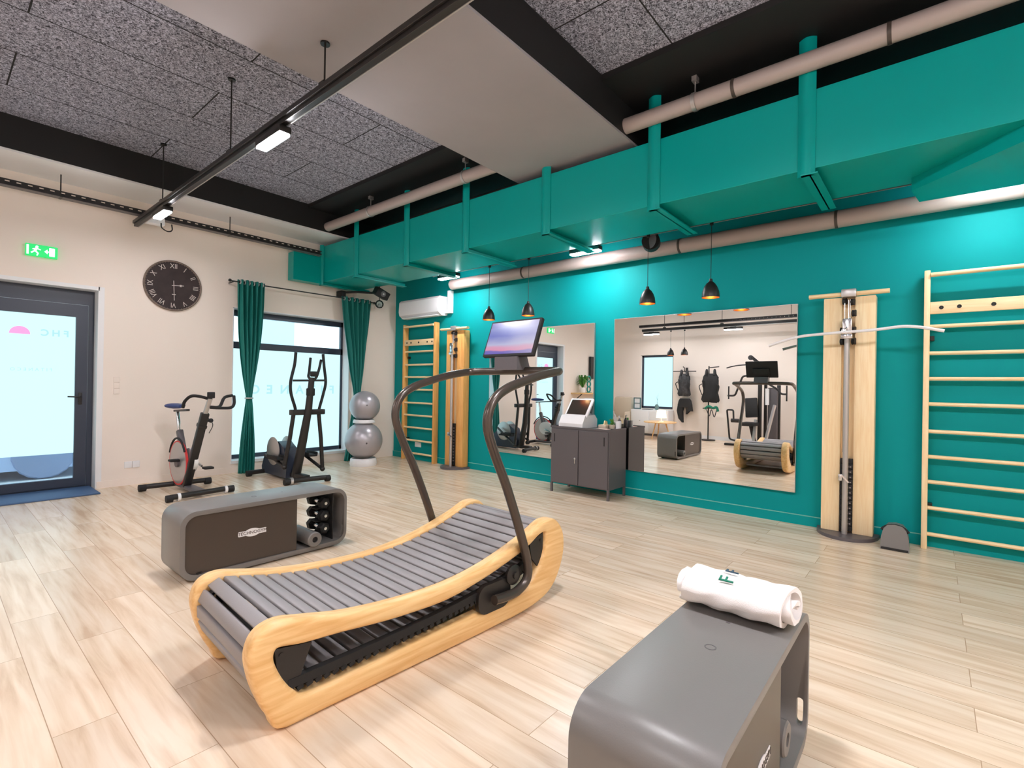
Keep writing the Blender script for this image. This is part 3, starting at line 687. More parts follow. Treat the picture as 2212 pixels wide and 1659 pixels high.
# resample evenly
LEN = [0.0]
for a, b in zip(BP, BP[1:] + BP[:1]): LEN.append(LEN[-1] + (b - a).length)
def at_len(s):
    s = s % LEN[-1]
    for i in range(len(BP)):
        if LEN[i + 1] >= s:
            a, b = BP[i], BP[(i + 1) % len(BP)]; t = (s - LEN[i]) / (LEN[i + 1] - LEN[i] + 1e-9)
            return a.lerp(b, t), (b - a).normalized()
NS = round(LEN[-1] / .066); pit = LEN[-1] / NS
g = MB()
for k in range(NS):
    p, t = at_len(k * pit); nrm = Vector((-t.z, 0, t.x))
    X = Matrix((t, Vector((0, 1, 0)), nrm)).transposed().to_4x4(); X.translation = p
    g.box(-.0262, .088, -.012, .0268, .672, .010, .003, X, 1)
g.done('slatted_belt', M['slat'], tm, sharp=50)
for y0_, y1_ in ((.096, .135), (.625, .664)):
    g = MB(); rings = []
    for k in range(120):
        p, t = at_len(k * LEN[-1] / 120); nrm = Vector((-t.z, 0, t.x))
        rings.append([g.bm.verts.new(p + nrm * q + Vector((0, y, 0))) for y, q in ((y0_, -.011), (y1_, -.011), (y1_, -.022), (y0_, -.022))])
    for k in range(120):
        A, B = rings[k], rings[(k + 1) % 120]
        for j in range(4): g.bm.faces.new((A[j], A[(j + 1) % 4], B[(j + 1) % 4], B[j]))
    g.done('belt_carrier', M['rubber'], tm)
for y0 in (.03, .70):
    g = MB(); gp = smooth_path([(.01, y0, .155), (.3, y0, .16), (.6, y0, .172), (.9, y0, .195), (1.15, y0, .225), (1.40, y0, .28)], 8)
    for a, b in zip(gp, gp[1:]):
        g.bar(a, b, .03, .036)
        g.bar(a + Vector((0, 0, -.03)), a + Vector((.022, 0, -.022)), .03, .018)
    g.done('toothed_guide', M['rubber'], tm)
    MB().prism([(-.042, .308), (.10, .286), (.075, .22), (.05, .15), (.02, .13), (-.03, .22)], (0, .012, 0), (0, y0 - .012, 0)).cyl((-.018, y0 - .016, .28), (-.018, y0 - .01, .28), .008, 12).done('corner_plate', M['blackmetal'], tm, smooth=False)
    MB().prism([(1.51, .425), (1.39, .385), (1.41, .295), (1.465, .235), (1.512, .31)], (0, .012, 0), (0, y0 - .012, 0)).cyl((1.488, y0 - .016, .385), (1.488, y0 - .01, .385), .008, 12).done('corner_plate', M['blackmetal'], tm, smooth=False)
for x, z, r in ((0.02, .25, .085), (1.53, .34, .10)):
    MB().cyl((x, .10, z), (x, .66, z), r * .6, 24).done('end_roller', M['blackmetal'], tm)
MB().cyl((.35, .09, .06), (.35, .67, .06), .018, 12).cyl((1.25, .09, .06), (1.25, .67, .06), .018, 12).done('cross_rod', M['steel'], tm)
nr = [(1.06, .172), (1.15, .165), (1.24, .17), (1.315, .215), (1.318, .30), (1.258, .477), (1.14, .752), (1.049, .93), (.992, 1.07), (.998, 1.165), (1.05, 1.238), (1.14, 1.286), (1.26, 1.322), (1.396, 1.357), (1.53, 1.381)]
path = [(x, -.03, z) for x, z in nr] + [(1.60, -.012, 1.390), (1.63, .05, 1.393), (1.635, .2, 1.395), (1.635, .385, 1.396), (1.635, .57, 1.395), (1.63, .74, 1.393), (1.60, .795, 1.390)] + [(x, .80, z) for x, z in nr[::-1]]
MB().tube(smooth_path(path, 6), .0255, 16).done('handrail', M['bronze'], tm, sharp=80)
for y0 in (-.005, .735):
    MB().prism(rrect(.97, .10, 1.21, .25, .06), (0, .03, 0), (0, y0, 0)).lathe([(.03, 0), (.05, 0), (.055, .02), (.03, .03)], (1.22, y0 + .005, .26), 20, (0, -1, 0)).lathe([(.002, 0), (.02, 0), (.02, .04), (.002, .04)], (1.22, y0 + .005, .26), 14, (0, -1, 0)).done('gear_housing', M['blackmetal'], tm)
MB().prism([(1.545, 1.40), (1.68, 1.40), (1.645, 1.49), (1.60, 1.50), (1.545, 1.485)], (0, .20, 0), (0, .285, 0)).done('console_bracket', M['cab'], tm, sharp=30)
th = math.atan2(.09, .245)
Rsc = Matrix.Translation((1.55, .385, 1.49)) @ Matrix.Rotation(th, 4, 'Y')
cs = MB().box(0, -.228, 0, .03, .228, .265, .008, Rsc).box(.03, -.12, .03, .07, .12, .16, .01, Rsc).done('console_screen', M['black'], tm)
MB().box(-.002, -.212, .018, .0, .212, .25, 0, Rsc).done('display', M['screen'], cs, smooth=False)

# ------------------------------------------------------------------ training benches
def bench(label, loc, BL, BD, BH, PE):
    t = thing('training_bench', label, 'training bench', loc)
    shell = MB().prism(rrect(0, .012, BL, BH, .095, 8), (0, BD, 0), (0, 0, 0), holes=[rrect(.03, .045, BL - .022, BH - .03, .072, 8)]).done('bench_shell', M['dgrey'], t, sharp=35)
    cut = MB().prism(rrect(.014, .065, .036, .155, .010, 5), (.2, 0, 0), (BL - .12, 0, 0), (0, 1, 0), (0, 0, 1)).done('cut', M['dgrey'])
    cut.parent = t
    b = shell.modifiers.new('slot', 'BOOLEAN'); b.object = cut; b.operation = 'DIFFERENCE'; b.solver = 'EXACT'
    bv = shell.modifiers.new('edge', 'BEVEL'); bv.width = .006; bv.segments = 2; bv.limit_method = 'ANGLE'; bv.angle_limit = math.radians(50)
    bpy.context.view_layer.update()
    dg = bpy.context.evaluated_depsgraph_get()
    me = bpy.data.meshes.new_from_object(shell.evaluated_get(dg))
    shell.modifiers.clear(); shell.data = me; bpy.data.objects.remove(cut)
    me.shade_smooth(); me.set_sharp_from_angle(angle=math.radians(35))
    p = MB().box(.028, .014, .042, PE, BD - .014, BH - .028, .003).done('storage_panel', M['dgreyp'], t, smooth=False)
    g = MB(); c = Matrix.Translation((.445, .0125, .245)) @ RX
    for yy in (.0135,):
        g.prism(rrect(.35, .228, .54, .262, .006, 2), (0, -.002, 0), (0, yy, 0)).prism(ell(.445, .245, .055, .028, 24), (0, -.0022, 0), (0, yy, 0))
    g.done('logo_plate', M['white'], p, smooth=False)
    MB().text('TECHNOGYM', .031, Matrix.Translation((.445, .0105, .245)) @ RX, .002).done('logo_lettering', M['dgreyp'], p, smooth=False)
    for x in (.12, BL - .12):
        for y in (.06, BD - .06):
            MB().lathe([(.022, 0), (.026, .004), (.022, .016), (.018, .02)], (x, y, 0), 14).done('rubber_foot', M['rubber'], t)
    MB().box(.10, -.002, .047, .13, .012, .055).box(.30, .0, .4565, .30, .0, .4565).done('latch', M['rubber'], t, smooth=False)
    MB().lathe([(.014, 0), (.018, .0), (.018, .0008), (.014, .0008), (.014, 0)], (.52, .18, BH), 20, caps=False).lathe([(.001, 0), (.008, .0), (.008, .0006), (.001, .0006)], (.73, .19, BH), 14, caps=False).done('top_mark', M['cab'], t)
    return t
b1 = bench('dark grey storage bench standing behind the treadmill, dumbbells in its open end', (-4.44, -3.925, 0), 1.17, .37, .456, .765)
b2 = bench('dark grey storage bench in the foreground with a rolled towel on top', (-4.43, -7.195, 0), 1.07, .36, .495, .68)
def roller(x, y, label, z=.102):
    t = thing('foam_roller', label, 'foam roller', (x, y, z), 0, None)
    MB().lathe([(.022, 0), (.05, 0), (.056, .006), (.056, .30), (.05, .306), (.022, .306), (.022, 0)], (0, 0, 0), 28, (0, 1, 0), caps=False).done('foam_sleeve', M['dgrey'], t)
    MB().lathe([(.001, .01), (.021, .01), (.021, .296), (.001, .296)], (0, 0, 0), 18, (0, 1, 0)).done('core_plug', M['rubber'], t)
    return t
roller(-4.44 + .885, -3.925 - .035, 'grey foam roller sticking out of the bench behind the treadmill')
roller(-3.635, -7.18, 'grey foam roller inside the open end of the towel bench', .138)
MB().box(-3.70, -7.15, .046, -3.57, -6.88, .0815, .004).done('roller_cradle', M['rubber'], b2, world=True)
def dumbbell(x, y, z, label):
    t = thing('dumbbell', label, 'dumbbell', (x, y, z), 0, 'dumbbells in the bench')
    for y0, sg in ((0, 1), (.24, -1)):
        MB().lathe([(.03, 0), (.044, .008), (.046, .03), (.046, .055), (.03, .065)], (0, y0, 0), 6, (0, sg, 0)).done('dumbbell_head', M['rubber'], t, smooth=False)
        MB().lathe([(.001, -.002), (.012, -.002), (.013, .002), (.001, .004)], (0, y0, 0), 14, (0, sg, 0), caps=False).done('end_cap', M['chrome'], t)
    MB().cyl((0, .05, 0), (0, .19, 0), .016, 12).done('grip', M['chrome'], t)
    return t
for k, s in enumerate(('lowest of the three black dumbbells racked in the far bench', 'middle of the three black dumbbells racked in the far bench', 'topmost of the three black dumbbells racked in the far bench')):
    dumbbell(-4.44 + 1.03, -3.925 + .075, .135 + .1 * k, s)
rk = MB().box(-3.365, -3.87, .046, -3.357, -3.60, .42)
for k in range(3):
    rk.box(-3.46, -3.79, .082 + .1 * k, -3.357, -3.68, .089 + .1 * k)
rko = rk.done('dumbbell_rack', M['rubber'], b1, world=True, smooth=False)

# rolled towel on the near bench
tw = thing('rolled_towel', 'white rolled towel with two embroidered letters on the near bench', 'towel', (-3.585, -6.995, .495))
g = MB(); N = 120; turns = 2.9; NY = 16
def spir(k, th):
    a = k / N * turns * 2 * PI; r = 1 - k / N * .78
    r2 = max(r - th, .03)
    f = lambda q: (-math.sin(a) * .122 * q, -math.cos(a) * .066 * q + .0675)
    return f(r), f(r2)
grid = []
for j in range(NY + 1):
    v = j / NY; row = []
    for k in range(N + 1):
        (xo, zo), (xi, zi) = spir(k, .2)
        dep = k / N
        ya, yb = .172 - .02 * math.sin(dep * 9) * (1 if dep > .05 else 0), -.185 + .018 * math.sin(dep * 11 + 1)
        y = ya + (yb - ya) * v
        jt = .0022 * math.sin(y * 61 + k * .5) + .0015 * math.sin(k * 1.3 + y * 23)
        zz = max(zo + jt, .001)
        row.append((Vector((xo + jt, y, zz)), Vector((xi, y, max(zi, .001)))))
    grid.append(row)
VO = [[g.bm.verts.new(a) for a, b in r] for r in grid]; VI = [[g.bm.verts.new(b) for a, b in r] for r in grid]
for j in range(NY):
    for k in range(N):
        g.bm.faces.new((VO[j][k], VO[j][k + 1], VO[j + 1][k + 1], VO[j + 1][k]))
        g.bm.faces.new((VI[j][k], VI[j + 1][k], VI[j + 1][k + 1], VI[j][k + 1]))
for j, fl in ((0, 0), (NY, 1)):
    for k in range(N):
        g.bm.faces.new((VO[j][k], VI[j][k], VI[j][k + 1], VO[j][k + 1]))
for k in (0, N):
    for j in range(NY):
        g.bm.faces.new((VO[j][k], VO[j + 1][k], VI[j + 1][k], VI[j][k]))
g.done('terry_roll', M['towel'], tw, sharp=55)
def onroll(xq):   # height of the roll top at local x
    return .0675 + .066 * math.sqrt(max(0, 1 - (xq / .122) ** 2))
for xq, m, sz in ((-.062, M['fgreen'], .072), (.006, M['fdark'], .066)):
    z = onroll(xq); sl = math.atan2(.066 * xq / .122 ** 2, math.sqrt(max(1e-3, 1 - (xq / .122) ** 2)))
    MB().text('F', sz, Matrix.Translation((xq, .01, z + .0022)) @ Matrix.Rotation(sl, 4, 'Y'), .004).done('embroidered_letter', m, tw, smooth=False)

# ------------------------------------------------------------------ wall bars
RZ = [.121, .339, .555, .763, .974, 1.2, 1.411, 1.622, 1.845]
def wall_bars(label, y0, wd, m_up, m_r):
    t = thing('wall_bars', label, 'wall bars', (0, y0, 0), 0, None)
    for y in (0, -wd):
        MB().box(-.125, y - .02, 0, -.03, y + .02, 2.31, .006).done('upright', m_up, t)
    for z in RZ:
        MB().prism(ell(-.088, z, .021, .016, 14), (0, -wd + .04, 0), (0, -.02, 0), (1, 0, 0), (0, 0, 1)).done('rung', m_r, t, sharp=60)
    MB().prism(ell(-.12, 2.27, .024, .018, 14), (0, -wd + .04, 0), (0, -.02, 0), (1, 0, 0), (0, 0, 1)).done('top_rung', m_r, t, sharp=60)
    b = MB().box(-.12, -wd + .02, 1.945, -.10, -.02, 2.045, .004).done('crossboard', m_r, t)
    for y in (-.09, -.20, -.40, -.62, -.74, -.84):
        if y > -wd + .05:
            MB().lathe([(.001, 0), (.015, 0), (.015, .003), (.010, .003), (.009, .0015), (.001, .0015)], (-.12, y, 1.995), 18, (-1, 0, 0), caps=False).done('dark_insert', M['rubber'], b)
    for z in (.35, 1.75):
        for y in (-.035, -wd + .035):
            MB().box(-.05, y - .015, z - .02, 0, y + .015, z + .02, .003).done('wall_bracket', M['blackmetal'], t, smooth=False)
    return t
wall_bars('tall ash wall bars at the right edge of the photo', -7.492, .90, M['ashz'], M['ashy'])
wall_bars('ash wall bars in the left corner of the teal wall under the air conditioner', -.53, .80, M['oakz'], M['ashy'])

# ------------------------------------------------------------------ pulley stations
def pulley(label, yc, mw):
    t = thing('pulley_station', label, 'pulley station', (0, yc, 0))
    pl = [(-.022, -.235)] + [(-.06 - .29 * math.sin(PI * k / 20), -.235 * math.cos(PI * k / 20)) for k in range(21)] + [(-.022, .235)]
    MB().prism(pl[::-1], (0, 0, .03), (0, 0, 0), (1, 0, 0), (0, 1, 0)).done('base_plate', M['cab'], t, sharp=50)
    for a, b in ((.052, .195), (-.195, -.045)):
        MB().box(-.15, a, .03, -.025, b, 2.14, .006).done('wood_panel', mw, t)
    MB().box(-.10, -.045, .03, -.03, .052, 2.14).done('back_channel', M['ashz'], t, smooth=False)
    MB().prism(ell(-.16, 2.165, .03, .02, 14), (0, .60, 0), (0, -.29, 0), (1, 0, 0), (0, 0, 1)).done('top_crossbar', M['ashy'], t, sharp=60)
    MB().box(-.205, -.055, 2.135, -.10, .055, 2.205, .006).done('crossbar_clamp', M['steel'], t)
    col = MB().cyl((-.20, .006, .03), (-.20, .006, 1.78), .022, 20).done('chrome_column', M['steel'], t)
    MB().box(-.24, -.035, 1.76, -.15, .05, 1.80, .005).box(-.23, -.03, 1.80, -.17, .04, 1.94, .006).done('pulley_carriage', M['chrome'], t)
    for y, z in ((.03, 2.10), (-.03, 2.09), (-.04, 1.99), (.045, 1.84), (-.04, 1.84), (.045, 1.74), (-.04, 1.74)):
        MB().lathe([(.006, -.012), (.03, -.012), (.026, 0), (.03, .012), (.006, .012)], (-.165, y, z), 18, (.25, 1, 0), caps=True).done('pulley_wheel', M['rubber'], t)
    for y in (.028, -.012, .0):
        MB().cyl((-.185, y, 1.8), (-.185, y, 2.11), .0035, 6).done('cable', M['chrome'], t)
    MB().cyl((-.172, .03, .75), (-.172, .03, 1.8), .0035, 6).done('cable', M['blackmetal'], t)
    g = MB()
    for k in range(14):
        g.box(-.168, -.043, .05 + k * .046, -.105, .05, .05 + k * .046 + .043, .002)
    wsx = g.done('weight_stack', M['black'], t)
    g = MB()
    for k in range(1, 13):
        g.box(-.1692, -.034, .066 + k * .046, -.168, -.022, .076 + k * .046).box(-.1692, -.016, .066 + k * .046, -.168, -.008, .076 + k * .046)
    g.done('weight_marks', mat('grey_marks', lin(150, 140, 138), .6) if 'grey_marks' not in bpy.data.materials else bpy.data.materials['grey_marks'], wsx, smooth=False)
    MB().box(-.235, .025, .50, -.185, .055, .56, .006).bar((-.225, .03, .55), (-.215, -.02, .49), .02, .012).done('column_latch', M['chrome'], t)
    return t
p1 = pulley('ash pulley station with chrome column left of the large wall bars', -6.955, M['ashz'])
p2 = pulley('ash pulley station beside the small wall bars in the far left corner', -1.85, M['oakz'])
lb = thing('lat_bar', 'long curved pale metal bar held across the pulley station near the large wall bars', 'lat bar', (-.38, -6.95, 1.80))
MB().tube(smooth_path([(-.30, -6.34, 1.715), (-.34, -6.48, 1.755), (-.37, -6.62, 1.785), (-.39, -6.78, 1.795), (-.40, -6.95, 1.802), (-.40, -7.10, 1.806), (-.40, -7.22, 1.815), (-.40, -7.345, 1.826), (-.40, -7.46, 1.812), (-.40, -7.60, 1.775)], 5), .0125, 12).done('bar_tube', M['whiteplastic'], lb, world=True)
MB().cyl((-.39, -6.93, 1.80), (-.235, -6.95, 1.86), .006, 8).box(-.41, -6.96, 1.79, -.375, -6.93, 1.83, .004).done('carabiner', M['chrome'], lb, world=True)

# small grey floor unit
fu = thing('portable_unit', 'small grey plastic unit with arched black slot, on the floor beside the large wall bars', 'device', (-.22, -7.31, 0))
pf = [(-.095, 0), (.095, 0), (.09, .10), (.075, .165), (.05, .195), (0, .205), (-.05, .195), (-.075, .165), (-.09, .10)]
g = MB()
rg = []
for x, sc, dz in ((-.15, 1, 0), (-.13, 1.0, 0), (-.02, .98, 0), (.06, .93, 0), (.075, .88, 0)):
    rg.append([Vector((x + (z * .18 if x < 0 else 0), y * sc, z * sc)) for y, z in pf])
g.loft(rg).done('unit_body', M['dgrey'], fu, sharp=50)
MB().tube([Vector((-.10, .098 * math.cos(PI * k / 14), .10 + .085 * math.sin(PI * k / 14) + .012)) for k in range(2, 13)], .012, 8).done('slot_band', M['rubber'], fu)
MB().box(-.158, -.088, .004, -.12, .088, .02, .004).done('skid', M['rubber'], fu)

# ------------------------------------------------------------------ cabinet with things on it
cb = thing('metal_cabinet', 'low grey two-door steel cabinet in front of the mirrors', 'cabinet', (-.25, -4.33, 0))
CX0, CX1, CY0, CY1 = -.455, -.045, -4.735, -3.925
MB().box(CX0 + .004, CY0, .115, CX1, CY1, .79, .003).done('cabinet_body', M['cab'], cb, world=True, smooth=False)
MB().prism([(CX0 - .004, .79), (CX1, .79), (CX1, .812), (CX1 - .008, .812), (CX1 - .008, .798), (CX0 + .004, .798), (CX0 + .004, .812), (CX0 - .004, .812)], (0, CY1 - CY0, 0), (0, CY0, 0)).box(CX0, CY0, .79, CX1, CY0 + .006, .812).box(CX0, CY1 - .006, .79, CX1, CY1, .812).done('tray_top', M['cab'], cb, world=True, smooth=False)
for y0, y1, hy in ((-4.33 + .006, CY1 - .012, CY1 - .06), (CY0 + .012, -4.33 - .006, CY0 + .06)):
    dr = MB().box(CX0 - .010, y0, .125, CX0 + .006, y1, .775, .003).done('door', M['cab'], cb, world=True, smooth=False)
    MB().box(CX0 - .0115, hy - .007, .62, CX0 - .009, hy + .007, .72).done('finger_slot', M['black'], dr, world=True, smooth=False)
dr0 = [o for o in cb.children if o.name.startswith('door')][0]
MB().lathe([(.001, 0), (.012, 0), (.012, .008), (.001, .012)], (CX0 - .010, -4.285, .44), 14, (-1, 0, 0)).box(CX0 - .021, -4.288, .38, CX0 - .019, -4.282, .435).done('lock', M['chrome'], dr0, world=True)
for x in (CX0 + .012, CX1 - .014):
    for y in (CY0 + .012, CY1 - .012):
        MB().box(x - .012, y - .012, 0, x + .012, y + .012, .12).done('leg', M['cab'], cb, world=True, smooth=False)
scn = thing('body_analyser', 'white console with tilted dark display on the left half of the cabinet', 'measuring device', (-.25, -4.17, .812))
MB().prism([(-.43, .80 - .0), (-.09, .80), (-.09, .90), (-.15, .955), (-.37, .945), (-.43, .85)], (0, .34, 0), (0, -4.36, 0)).done('base_body', M['whiteplastic'], scn, world=True, sharp=30)
Rm = Matrix.Translation((-.36, -4.205, .93)) @ Matrix.Rotation(math.radians(38), 4, 'Y')
hs = MB().box(0, -.165, 0, .035, .165, .285, .014, Rm).done('display_head', M['whiteplastic'], scn, world=True)
MB().box(-.003, -.135, .035, .001, .135, .255, .0, Rm).done('display', M['darkscreen'], hs, world=True, smooth=False)
MB().cyl((-.15, -4.205, .93), (-.20, -4.205, 1.05), .03, 14).done('display_stem', M['whiteplastic'], scn, world=True)
def small(name, label, cat, build, m, group=None):
    o = build.done(name, m); return tag(o, label, cat, group)
zt = .801
bx1 = thing('tissue_box', 'small cream box of cards on the right half of the cabinet', 'box', (-.2, -4.54, zt))
MB().box(-.26, -4.575, zt, -.14, -4.475, zt + .045, .004).done('box_body', M['beige'], bx1, world=True)
MB().prism([(-.25, zt + .03), (-.15, zt + .03), (-.17, zt + .085), (-.22, zt + .095)], (0, .012, 0), (0, -4.545, 0)).done('card', mat('pale_yellow_card', lin(240, 220, 170), .7), bx1, world=True, smooth=False)
sm = thing('small_plant', 'little potted plant beside the cream box on the cabinet', 'plant', (-.2, -4.628, zt))
MB().lathe([(.022, 0), (.03, .002), (.036, .05), (.03, .05), (.026, .044)], (-.2, -4.628, zt), 16).done('pot', M['beige'], sm, world=True)
g = MB()
for k in range(16):
    a = k * 2.4; r = .02 + .01 * (k % 3); z = zt + .06 + .004 * k
    g.tube([(-.2, -4.625, zt + .045), (-.2 + r * .5 * math.cos(a), -4.625 + r * .5 * math.sin(a), z), (-.2 + r * math.cos(a), -4.625 + r * math.sin(a), z - .004)], [.003, .009, .001], 5)
g.done('leaves', M['green'], sm, world=True)
tag(MB().lathe([(.026, 0), (.032, .002), (.036, .09), (.033, .09), (.026, .006)], (-.16, -4.69, zt), 18).done('paper_cup', M['white']), 'white cup at the right end of the cabinet top', 'cup')
bt = thing('hand_gel_bottle', 'small grey bottle at the back right corner of the cabinet top', 'bottle', (-.09, -4.665, zt))
MB().lathe([(.02, 0), (.024, .004), (.024, .09), (.012, .11), (.009, .125)], (-.09, -4.665, zt), 16).done('bottle_body', M['cab'], bt, world=True)
MB().cyl((-.09, -4.665, zt + .125), (-.09, -4.665, zt + .15), .006, 8).bar((-.09, -4.665, zt + .15), (-.12, -4.665, zt + .145), .012, .01).done('pump', M['white'], bt, world=True)
tag(MB().box(-.40, -4.66, zt, -.29, -4.52, zt + .006, .001).done('leaflet', mat('pale_pink_leaflet', lin(235, 200, 190), .7)), 'pale pink leaflet lying on the cabinet in front of the cream box', 'leaflet')

# ------------------------------------------------------------------ gym balls
bs = tag(MB().lathe([(.14, 0), (.20, 0), (.21, .03), (.20, .10), (.185, .12), (.17, .11), (.16, .03)], (-.97, -.66, 0), 40, caps=False).done('ball_ring', M['whiteplastic']), 'white ring base on the floor under the lower gym ball', 'ball stand')
tag(MB().lathe([(.001, 0), (.012, 0), (.012, .003), (.001, .004)], (-1.02, -.86, .06), 12, (-.2, -1, 0), caps=False).done('red_button', M['red']), 'x', 'x') if False else None
ba = thing('gym_ball', 'lower and larger silver gym ball near the right curtain', 'gym ball', (-.97, -.66, .395), 0, 'silver gym balls')
MB().ball((0, 0, 0), .29, 48).done('ball_skin', M['pearl'], ba)
MB().lathe([(.001, 0), (.014, 0), (.014, .004), (.001, .006)], (-.12, -.262, -.02), 12, (-.42, -.9, -.07), caps=False).done('valve_plug', M['cab'], ba)
tag(MB().lathe([(.13, 0), (.165, 0), (.17, .012), (.155, .055), (.14, .055), (.135, .03)], (-.97, -.66, .668), 36, caps=False).done('stacking_ring', M['whiteplastic']), 'white ring between the two stacked gym balls', 'ball stand')
bb = thing('gym_ball', 'upper and smaller silver gym ball stacked on the other one', 'gym ball', (-.96, -.66, .935), 0, 'silver gym balls')
MB().ball((0, 0, 0), .235, 48).done('ball_skin', M['pearl'], bb)
MB().lathe([(.001, 0), (.012, 0), (.012, .004), (.001, .006)], (-.10, -.21, .02), 12, (-.43, -.9, .08), caps=False).done('valve_plug', M['cab'], bb)
# ------------------------------------------------------------------ exercise bike (axis along Y)
bk = thing('exercise_bike', 'black exercise bike with red-rimmed flywheel between glass door and window', 'exercise bike', (-3.47, -.9, 0))
MB().cyl((-3.83, -.54, .05), (-3.15, -.58, .05), .03, 12).done('rear_stabiliser', M['blackmetal'], bk, world=True)
MB().cyl((-3.78, -1.37, .05), (-3.15, -1.28, .05), .03, 12).done('front_stabiliser', M['blackmetal'], bk, world=True)
for x, y in ((-3.83, -.54), (-3.16, -.58)):
    MB().cyl((x - .035, y, .04), (x + .035, y, .04), .04, 14).done('end_foot', M['rubber'], bk, world=True)
for x, y in ((-3.79, -1.37), (-3.15, -1.28)):
    MB().cyl((x - .03, y, .04), (x + .03, y, .04), .038, 14).done('end_foot', M['rubber'], bk, world=True)
for x, y in ((-3.70, -1.36), (-3.21, -1.29)):
    MB().cyl((x - .014, y, .042), (x + .014, y, .042), .042, 18).done('transport_wheel', M['white'], bk, world=True)
MB().bar((-3.47, -.56, .055), (-3.47, -1.33, .055), .11, .04, bev=.01).done('base_beam', M['cab'], bk, world=True)
MB().bar((-3.49, -.90, .06), (-3.42, -1.24, .93), .085, .06, (0, 1, 0), .012).bar((-3.435, -1.17, .76), (-3.43, -1.19, .80), .095, .085, (0, 1, 0), .012).done('front_post', M['blackmetal'], bk, world=True)
MB().bar((-3.425, -1.22, .88), (-3.40, -1.33, 1.10), .045, .035, (0, 1, 0), .006).done('handlebar_stem', M['steel'], bk, world=True)
MB().cyl((-3.43, -1.2, .84), (-3.36, -1.21, .84), .016, 12).ball((-3.35, -1.21, .84), .026, 12).done('adjust_knob', M['rubber'], bk, world=True)
MB().bar((-3.47, -.88, .16), (-3.50, -.66, .70), .065, .065, (0, 1, 0), .01).done('seat_tube', M['cab'], bk, world=True)
MB().bar((-3.50, -.66, .68), (-3.51, -.61, .93), .034, .034, (0, 1, 0), .005).done('seat_post', M['chrome'], bk, world=True)
MB().bar((-3.51, -.52, .925), (-3.51, -.98, .955), .035, .025, bev=.004).done('seat_slider', M['blackmetal'], bk, world=True)
rg = []
for y, wd, h in ((-.42, .03, .025), (-.45, .095, .05), (-.53, .11, .055), (-.60, .075, .05), (-.68, .035, .04), (-.73, .022, .03)):
    rg.append([Vector((-3.51 + wd * math.cos(2 * PI * k / 14), y, .985 + h * .6 * math.sin(2 * PI * k / 14))) for k in range(14)])
MB().loft(rg).done('saddle', M['blue'], bk, world=True)
# handlebars: two loops
for pts in ([(-3.40, -1.30, 1.09), (-3.50, -1.30, 1.12), (-3.565, -1.24, 1.12), (-3.60, -1.16, 1.06), (-3.605, -1.12, .99)], [(-3.39, -1.30, 1.0), (-3.28, -1.26, 1.0), (-3.20, -1.18, 1.10), (-3.10, -1.14, 1.125)],
            [(-3.39, -1.31, .995), (-3.28, -1.29, .985), (-3.15, -1.24, .985), (-3.10, -1.2, 1.03), (-3.085, -1.15, 1.12)]):
    MB().tube(smooth_path(pts, 5), .017, 10).done('handlebar', M['rubber'], bk, world=True)
MB().box(-3.43, -1.36, 1.10, -3.36, -1.31, 1.17, .008).done('bike_console', M['black'], bk, world=True)
fwc = Vector((-3.52, -.72, .32)); ax = Vector((1, .05, 0)).normalized()
fw = MB().lathe([(.245, -.012), (.262, -.010), (.262, .010), (.245, .012), (.245, -.012)], fwc, 48, ax, caps=False).done('flywheel_rim', M['red'], bk, world=True)
MB().lathe([(.03, -.006), (.247, -.011), (.247, .011), (.03, .006)], fwc, 40, ax).done('flywheel_disc', M['steel'], fw, world=True)
MB().lathe([(.002, -.03), (.05, -.03), (.05, .03), (.002, .03)], fwc, 24, ax).done('hub', M['cab'], fw, world=True)
MB().tube([fwc + Vector((-.015, .29 * math.cos(a), .29 * math.sin(a))) for a in [math.radians(20 + 8 * k) for k in range(17)]], .012, 8).done('wheel_guard', M['rubber'], bk, world=True)
cg = MB().prism([(.17 * math.cos(2 * PI * k / 26) * (1.0 if math.cos(2 * PI * k / 26) > 0 else 1.2), .14 * math.sin(2 * PI * k / 26)) for k in range(26)], (.04, 0, 0), (-3.46, -.86, .36), (0, 1, 0), (0, 0, 1)).done('chain_guard', M['white'], bk, world=True)
for sg in (1, -1):
    cr = MB().bar((-3.44 + sg * .055, -.88, .34), (-3.44 + sg * .065, -.88 - sg * .15, .34 - sg * .04), .014, .025).done('crank', M['chrome'], bk, world=True)
    MB().box(-3.44 + sg * .13 - .05, -.93 - sg * .15, .30 - sg * .04, -3.44 + sg * .13 + .05, -.83 - sg * .15, .325 - sg * .04, .006).done('pedal', M['black'], cr, world=True)
MB().tube(smooth_path([(-3.40, -1.26, .88), (-3.36, -1.3, .80), (-3.38, -1.25, .70)], 5), .004, 6).done('brake_cable', M['rubber'], bk, world=True)

# ------------------------------------------------------------------ elliptical trainer
el = thing('elliptical_trainer', 'black elliptical cross trainer in front of the street window', 'elliptical trainer', (-2.28, -.9, 0))
MB().cyl((-2.60, -.42, .05), (-2.02, -.40, .05), .032, 12).done('rear_stabiliser', M['blackmetal'], el, world=True)
MB().cyl((-2.52, -1.36, .05), (-2.04, -1.45, .05), .032, 12).done('front_stabiliser', M['blackmetal'], el, world=True)
for x, y in ((-2.60, -.42), (-2.03, -.40), (-2.53, -1.36), (-2.03, -1.45)):
    MB().cyl((x - .03, y, .04), (x + .03, y, .04), .04, 14).done('end_foot', M['rubber'], el, world=True)
MB().cyl((-2.485, -1.367, .045), (-2.455, -1.373, .045), .045, 18).done('transport_wheel', M['steel'], el, world=True)
MB().bar((-2.31, -.42, .075), (-2.29, -1.40, .075), .10, .05, bev=.01).done('base_beam', M['blackmetal'], el, world=True)
